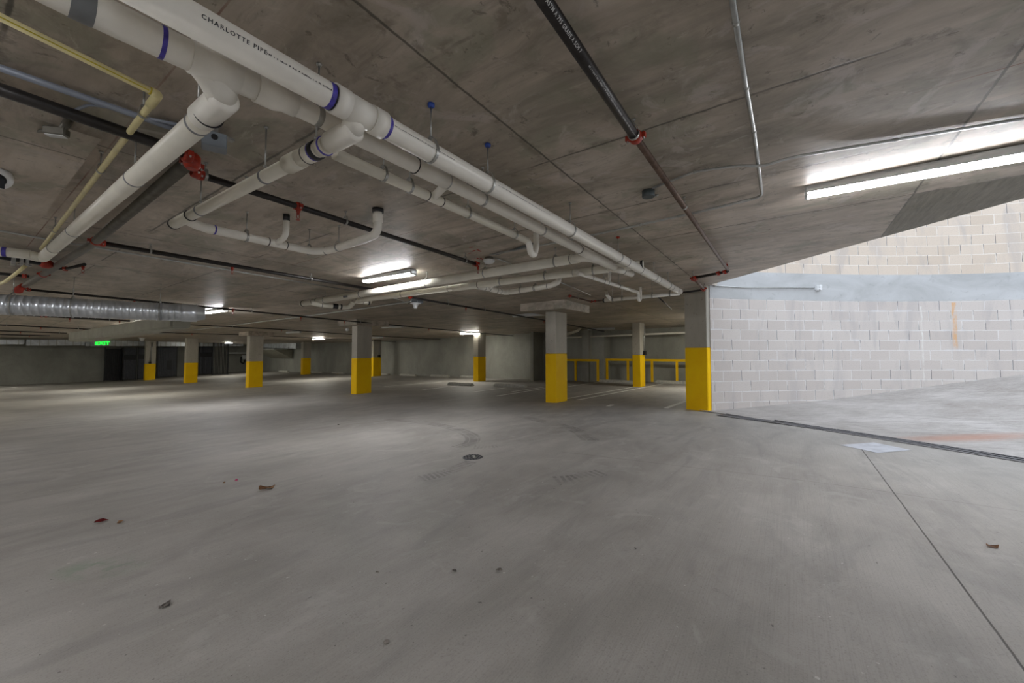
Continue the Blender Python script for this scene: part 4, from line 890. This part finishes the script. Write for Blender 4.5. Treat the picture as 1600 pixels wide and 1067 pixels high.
# ---------------------------------------------------------------- gates on the end wall
def gate(label, x0, x1, b, ribs=True, slot=None, solid=True, h=2.4, z=None, mat='gate', hang=None):
    P0, P1 = at_b(x0, 560, b), at_b(x1, 560, b); zc_ = fz(*AB(P0.lerp(P1, .5))); W = (P1-P0).length; c = P0.lerp(P1, .5); c.z = zc_+.05+h/2
    t = thing('metal_gate', label, 'gate', (c.x, c.y, zc_)); sgn = AV
    bm = bmesh.new()
    for s in (-1, 1): box(bm, c+sgn*s*(W/2-.03), .03, .03, h/2+.05)
    for s in (-1, 1): box(bm, c+ZV*s*(h/2-.02), W/2-.06, .025, .025)
    mesh_obj('frame', bm, M['black'], t)
    bm = bmesh.new(); n = max(4, int(W/.11))
    for k in range(n):
        q = c+sgn*((k+.5)/n-.5)*(W-.12); box(bm, q, (W-.12)/n*(.36 if solid else .12), .02, h/2-.04)
    if solid: box(bm, c+BV*.03, W/2-.06, .008, h/2-.03)
    mesh_obj('slats', bm, M[mat], t)
    if slot:
        s0, s1, zz0, zz1 = slot; bm = bmesh.new(); box(bm, c+sgn*(s0+s1)/2*W+ZV*((zz0+zz1)/2*h)-BV*.035, (s1-s0)/2*W, .01, (zz1-zz0)/2*h); mesh_obj('dark_panel', bm, M['black'], t)
    return t
gate('solid black gate panel at the left end of the dark gates', 163, 191, 42.3, solid=True, mat='black')
gate('dark slatted gate with a long black slot left of the farthest column', 192, 214, 41.9, slot=(-.46, .46, .14, .3))
gate('dark slatted gate just left of the farthest column', 215, 227, 41.9, slot=(-.46, .4, .14, .3))
gate('dark slatted gate with square lock panel right of the farthest column', 246, 277, 41.9, slot=(-.05, .22, -.25, .05))
gate('dark slatted gate with slot left of the wire cage', 311, 332, 41.5, slot=(-.45, .45, .12, .28))
gate('tall open wire cage gate with thin bars', 332, 357, 39.2, solid=False, h=2.75, mat='black')
# utility corner between the cage and the hood
def boxthing(name, label, cat, c, hx, hy, hz, mat, ax=None, bev=.01):
    bm = bmesh.new(); box(bm, c, hx, hy, hz, ax); bevel(bm, bev); o = mesh_obj(name, bm, M[mat]); return tag(o, label, cat, kind='thing')
boxthing('shelf', 'narrow pale shelf on the far lit wall behind the wire cage', 'shelf', at_b(372, 551.5, 41.8), .8, .15, .06, 'fixture')
tag(tube_obj('hose', [at_b(377, 557, 42.3), at_b(376, 566, 42.3), at_b(381, 568, 42.3), at_b(383, 560, 42.3)], .06, M['dark'], None, rb=.3), 'coiled dark hose on the far wall beside a column', 'hose', kind='thing')
boxthing('meter', 'small silver meter above the coiled hose', 'meter', at_b(381, 558, 42.3), .14, .1, .2, 'fixture')
# hood and its duct on the back wall
t = thing('metal_hood', 'large sloping grey metal hood on the far back wall', 'hood', at_a(430, 555, 17.2))
Hc = [at_a(x, y, 17.85) for x, y in ((405, 545), (462, 545), (462, 560), (400, 560))]; Fc_ = [at_a(x, y, 15.9) for x, y in ((417, 544.5), (462, 544.5))]
bm = bmesh.new(); c0 = at_a(425, 552, 17.0); 
h0 = [c0+BV*s*1.9+ZV*.32+AV*.8 for s in (-1, 1)]; h1 = [c0+BV*s*1.9+ZV*.32-AV*.7 for s in (-1, 1)]; h2 = [c0+BV*s*1.9-ZV*.45+AV*.8 for s in (-1, 1)]
vv = [bm.verts.new(q) for q in h0+h1+h2]
for f in ((0, 1, 3, 2), (2, 3, 5, 4), (0, 4, 5, 1), (0, 2, 4), (1, 5, 3)): bm.faces.new([vv[i] for i in f])
mesh_obj('body', bm, M['galv_matte'], t)
bm = bmesh.new(); box(bm, c0+ZV*.36-AV*.2, .55, 1.95, .03); mesh_obj('lip', bm, M['fixture'], t)
rectduct('long dull silver duct above the metal hood', at_a(394, 538, 17.0), at_a(470, 539.5, 17.0), .8, .55, .8, .55, 'galv', seams=4)
# ---------------------------------------------------------------- railing
def rail(label, x0, x1, posts, a, ytop, ybase):
    P0, P1 = at_a(x0, ytop, a), at_a(x1, ytop, a); z = (P0.z+P1.z)/2; P0.z = P1.z = z
    t = thing('guard_rail', label, 'railing', P0.lerp(P1, .5)-ZV*1.)
    bm = bmesh.new(); c = P0.lerp(P1, .5); box(bm, c, .03, (P1-P0).length/2, .05); bevel(bm, .006); mesh_obj('top_rail', bm, M['yellow'], t)
    for x in posts:
        q = lerp_line(P0, P1, x); z0 = fz(*AB(q)); bm = bmesh.new(); box(bm, Vector((q.x, q.y, (z+z0)/2)), .04, .045, (z-z0)/2-.045); mesh_obj('post', bm, M['yellow'], t)
    return t
rail('yellow railing between the middle column and the wall corner', 868, 936, [877, 899.4, 934], 17.3, 562.5, 597)
rail('longer yellow railing running behind the railing column', 946.5, 1082, [948.5, 981, 1018.6, 1057.5], 18.1, 562.5, 597)
# ---------------------------------------------------------------- wheel stops
def wheel_stop(x0, x1, y, label, d='b', L=None):
    P0, P1 = PF(x0, y), PF(x1, y); c = PF((x0+x1)/2, y); L = L or 1.7
    if AB(c)[0] > 17.5 and d == 'b':
        c = at_a((x0+x1)/2, y, 17.5 if AB(c)[1] > 7.4 else 17.9); c.z = fz(*AB(c))
    ax = (BV, AV) if d == 'b' else (AV, BV); bm = bmesh.new(); prof = [(-.075, 0), (-.075, .05), (-.045, .1), (.045, .1), (.075, .05), (.075, 0)]; ends = []
    for s in (-1, 1):
        ends.append([bm.verts.new(c+ax[0]*s*(L/2-(.05 if h > .06 else 0))+ax[1]*w_*1.15+ZV*h*1.25) for w_, h in prof])
    for k in range(6): bm.faces.new((ends[0][k], ends[0][(k+1) % 6], ends[1][(k+1) % 6], ends[1][k]))
    bm.faces.new(ends[0]); bm.faces.new(ends[1])
    return tag(mesh_obj('wheel_stop', bm, M['precast']), label, 'wheel stop', kind='thing')
for x0, x1, y, lb, L in ((702, 737, 602.5, 'grey wheel stop just left of the bright column foot', 1.35), (777, 817, 604.8, 'grey wheel stop right of the bright column, in open floor', 1.5),
    (674, 701, 587, 'wheel stop against the back wall left of the bright column', 1.5), (727, 745, 589, 'wheel stop half hidden behind the bright column', 1.5), (628, 648, 585, 'wheel stop at the back wall where its tone darkens', 1.5), (590, 605, 583, 'wheel stop just right of the dark shaded column', 1.5),
    (520, 537, 582, 'wheel stop at the back wall left of the overlapping columns', 1.5), (489, 503, 582, 'wheel stop at the back wall right of the far hood column', 1.5), (438, 450, 581.3, 'wheel stop under the metal hood', 1.5),
    (941, 983, 598, 'wheel stop by the railing, left of the railing column', 1.55), (1032, 1076, 600, 'wheel stop by the railing, right of the railing column', 1.55)):
    wheel_stop(x0, x1, y, lb, 'b', L)
for x0, x1, y, lb in ((14, 57, 600.3, 'wheel stop at the foot of the far left wall, left one'), (106, 143, 596.5, 'wheel stop at the foot of the far left wall, right one nearer the gates')):
    wheel_stop(x0, x1, y, lb, 'a', 1.6)
# ---------------------------------------------------------------- painted lines
def strip(pts, wd=.09):
    bm = bmesh.new()
    for (x0, y0, x1, y1) in pts:
        p, q = PF(x0, y0), PF(x1, y1); d = (q-p); d.z = 0; d.normalize(); n = Vector((-d.y, d.x, 0))*wd/2; N = 8; pr = None
        for k in range(N+1):
            c = p.lerp(q, k/N); c.z = fz(*AB(c))+.004; v = (bm.verts.new(c+n), bm.verts.new(c-n))
            if pr: bm.faces.new((pr[0], pr[1], v[1], v[0]))
            pr = v
    return bm
bm = strip([(886, 622.7, 992, 604.5), (902, 625, 1036, 599.8), (1040, 638, 1072, 626.5), (775, 619, 852, 606.8), (800, 612, 850, 605), (888, 604, 934, 597.5), (735, 613, 790, 606), (660, 609, 740, 600), (950, 635, 957, 632.5), (600, 604, 690, 597), (430, 597, 520, 592), (340, 600, 372, 598.5), (0, 603.5, 26, 606), (56, 601, 84, 602)], .10)
tag(mesh_obj('floor_marking', bm, M['paint']), kind='structure')
# tyre marks: rows of faint tread bars
def tyre(px, w0, w1, step=.035):
    P = catmull([PF(x, y).xy for x, y in px], 10); bm = bmesh.new(); L = [0]
    for a_, b_ in zip(P, P[1:]): L.append(L[-1]+(b_-a_).length)
    s_ = 0
    while s_ < L[-1]:
        k = max(i for i in range(len(L)-1) if L[i] <= s_+1e-9); q = (s_-L[k])/(L[k+1]-L[k]); c = P[k].lerp(P[k+1], q); d = (P[k+1]-P[k]).normalized(); n = Vector((-d.y, d.x)); w_ = w0+(w1-w0)*s_/L[-1]; z = fz(*AB(c))+.0025
        for r0, r1 in ((-1, -.55), (-.45, .45), (.55, 1)):
            sk = .012; bm.faces.new([bm.verts.new((v.x, v.y, z)) for v in (c+n*w_*r0-d*step*.28+d*sk*r0, c+n*w_*r1-d*step*.28+d*sk*r1, c+n*w_*r1+d*step*.28+d*sk*r1, c+n*w_*r0+d*step*.28+d*sk*r0)])
        s_ += step
    return bm
tm = NT('tyre_mark'); tv = tm.obj(); tm.put(tm.b.inputs['Alpha'], tm.m_('MULTIPLY', tm.sm(tm.noise(tv, 2.2, 5), .35, .6), .3)); tm.fin(lin((84, 84, 88)), .7)
for pts_, w0, w1, st_ in (([(600, 656), (650, 659), (700, 667), (735, 680), (738, 692), (715, 700)], .10, .12, .05), ([(742, 699), (775, 697), (820, 688), (860, 678), (885, 670)], .09, .10, .045), ([(820, 652), (860, 661), (900, 672), (925, 688)], .11, .13, .06), ([(872, 752), (905, 748), (945, 738)], .13, .10, .06), ([(660, 748), (700, 738), (735, 722)], .10, .08, .05)):
    tag(mesh_obj('floor_marking', tyre(pts_, w0, w1, st_), tm.m), kind='structure')
# pale repaired patch by the drain
bm = bmesh.new(); bm.faces.new([bm.verts.new(PF(x, y)+ZV*.003) for x, y in ((1312, 695.5), (1365, 691.5), (1424, 703.5), (1372, 708))]); tag(mesh_obj('floor_patch', bm, simple('pale_patch', (196, 198, 204), .7, 0, .1, 9)), kind='structure')
# ---------------------------------------------------------------- trench drain
t = thing('trench_drain', 'long dark trench drain grate between the flat floor and the ramp', 'drain', (D0.x, D0.y, 0))
S0, S1 = .0, 10.5; dv3 = Vector((DD.x, DD.y, 0)); nv3 = Vector((DN.x, DN.y, 0))
def dz(s): p = D0+DD*max(s, 0); return fz(*AB(p))+.004
bm = bmesh.new()
for off in (-.115, .115):
    for k in range(12):
        s0 = S0+(S1-S0)*k/12; s1 = S0+(S1-S0)*(k+1)/12; sm_ = (s0+s1)/2; c = D0+DD*sm_+DN*off; box(bm, (c.x, c.y, dz(sm_)-.002), (s1-s0)/2, .012, .008, (dv3, nv3, ZV))
mesh_obj('edge_frame', bm, M['steelframe'], t)
bm = bmesh.new()
for k in range(12):
    s0 = S0+(S1-S0)*k/12; s1 = S0+(S1-S0)*(k+1)/12; sm_ = (s0+s1)/2; c = D0+DD*sm_; box(bm, (c.x, c.y, dz(sm_)-.006), (s1-s0)/2, .103, .004, (dv3, nv3, ZV))
mesh_obj('channel', bm, M['black'], t)
ns = 21
for k in range(ns):
    s0 = S0+(S1-S0)*k/ns+.01; s1 = S0+(S1-S0)*(k+1)/ns-.01; bm = bmesh.new(); L = s1-s0; sm_ = (s0+s1)/2
    for j in range(12):
        s = s0+L*(j+.5)/12; c = D0+DD*s; box(bm, (c.x, c.y, dz(s)), L/12*.30, .095, .004, (dv3, nv3, ZV))
    for s in (s0+.01, s1-.01): c = D0+DD*s; box(bm, (c.x, c.y, dz(s)+.001), .014, .098, .004, (dv3, nv3, ZV))
    mesh_obj('grate', bm, M['grate'], t)
# round floor drain
p = PF(739, 714.5); t = thing('floor_drain', 'round dark floor drain cover with a pale slot', 'drain', p)
bm = bmesh.new(); lathe(bm, p+ZV*-.004, ZV, [(0, .115), (.008, .115), (.01, .108)], 32); mesh_obj('rim', bm, M['grate'], t)
bm = bmesh.new()
for k in range(3):
    for j in range(6*(k+1)):
        an = 2*math.pi*j/(6*(k+1)); c = p+Vector((math.cos(an), math.sin(an), 0))*(.032*(k+1)); lathe(bm, c+ZV*.006, ZV, [(0, .008), (.003, .008)], 8)
mesh_obj('holes', bm, M['black'], t)
bm = bmesh.new(); box(bm, p+ZV*.009+Vector((.012, 0, 0)), .045, .012, .003, (Vector((-.25, .97, 0)), Vector((.97, .25, 0)), ZV)); mesh_obj('slot_bar', bm, M['zinc'], t)
# ---------------------------------------------------------------- litter
def leaf(x, y, s, mat, label, name='dry_leaf', cat='leaf', seed=0):
    rnd = random.Random(seed); p = PF(x, y); bm = bmesh.new(); n = 10; an0 = rnd.uniform(0, 6.28); top = []
    for j in range(3):
        row = []
        for k in range(n+1):
            q = k/n; wd = math.sin(math.pi*q)**.8*s*.32*(1+.25*math.sin(9*q+seed)); xx = (q-.5)*s; yy = (j-1)*wd
            zz = .003+abs(j-1)*s*.22*(.5+.5*math.sin(5*q+seed))+.25*s*(q-.5)**2+rnd.uniform(0, s*.04)
            row.append(bm.verts.new(p+Vector((xx*math.cos(an0)-yy*math.sin(an0), xx*math.sin(an0)+yy*math.cos(an0), zz))))
        top.append(row)
    for j in range(2):
        for k in range(n):
            f = bm.faces.new((top[j][k], top[j][k+1], top[j+1][k+1], top[j+1][k])); f.smooth = True
    bmesh.ops.solidify(bm, geom=bm.faces[:], thickness=.0012)
    return tag(mesh_obj(name, bm, M[mat]), label, cat, kind='thing')
leaf(417, 764, .13, 'leaf', 'curled brown leaf below the pink petal', seed=1)
leaf(1551, 855, .055, 'leaf2', 'pale tan curled leaf lying near the right joint line', seed=2)
leaf(369, 751, .035, 'petal', 'small bright pink petal on the floor', 'petal', 'petal', seed=3)
leaf(350, 755, .03, 'leaf', 'tiny dark leaf scrap left of the pink petal', seed=4)
leaf(158, 816, .075, 'redleaf', 'dark red curled leaf near the green spray mark', seed=5)
leaf(188, 817, .05, 'leaf', 'thin brown leaf right of the dark red leaf', seed=6)
leaf(257, 948, .055, 'stone', 'pale shrivelled leaf on the lower left floor', seed=8)
leaf(529, 664, .04, 'dark', 'tiny dark scrap in front of the overlapping columns', seed=9)
leaf(590, 895, .02, 'stone', 'small pale flake above the round stone', seed=10)
leaf(710, 893, .028, 'stone', 'long pale flake right of centre floor', seed=11)
leaf(780, 892, .034, 'stone', 'longer pale flake beside another on the centre floor', seed=12)
leaf(993, 858, .018, 'dark', 'tiny dark speck leaf on the centre right floor', seed=13)
p = PF(604, 1004); bm = bmesh.new(); bmesh.ops.create_icosphere(bm, subdivisions=3, radius=.011)
for v in bm.verts: v.co = Vector((v.co.x, v.co.y, v.co.z*.5)) * (1+.1*math.sin(v.co.x*400)*math.cos(v.co.y*330)) + p+ZV*.004
tag(mesh_obj('pebble', bm, M['stone'], smooth=True), 'small round pale pebble near the bottom edge', 'pebble', kind='thing')
# red spray marks on the ceiling by the detector
bm = bmesh.new(); rnd = random.Random(5)
for x0, y0, x1, y1 in ((733, 387, 739, 386), (745, 390, 752, 393), (732, 396, 736, 395), (738, 393, 742, 391), (738, 405, 748, 404), (750, 403, 756, 406), (745, 403, 750, 405), (898, 152, 0, 0)):
    if x1 == 0: continue
    p, q = PC(x0, y0, .002), PC(x1, y1, .002); d = (q-p).normalized(); n = ZV.cross(d)*.015; bm.faces.new([bm.verts.new(v) for v in (p+n*.6, p-n, q-n*.7, q+n)])
tag(mesh_obj('ceiling_marking', bm, simple('red_spray', (176, 50, 48), .7, 0, .3, 60)), kind='structure')

# ---------------------------------------------------------------- repeats share a group
GR = {'concrete_column': 'yellow-based concrete columns', 'drain_pipe': 'white plastic drain pipe runs', 'sprinkler_pipe': 'sprinkler pipe runs under the slab', 'conduit': 'conduits on the ceiling and walls',
      'tube_light': 'linear tube lights on the ceiling', 'wheel_stop': 'precast wheel stops', 'metal_gate': 'dark metal gates on the end wall', 'rectangular_duct': 'sheet metal box ducts', 'guard_rail': 'yellow railings',
      'dry_leaf': 'leaves and scraps on the floor', 'junction_box': 'ceiling junction boxes', 'security_camera': 'security cameras'}
for o in bpy.data.objects:
    k = o.name.split('.')[0]
    if k in GR and o.parent is None and 'category' in o: o['group'] = GR[k]
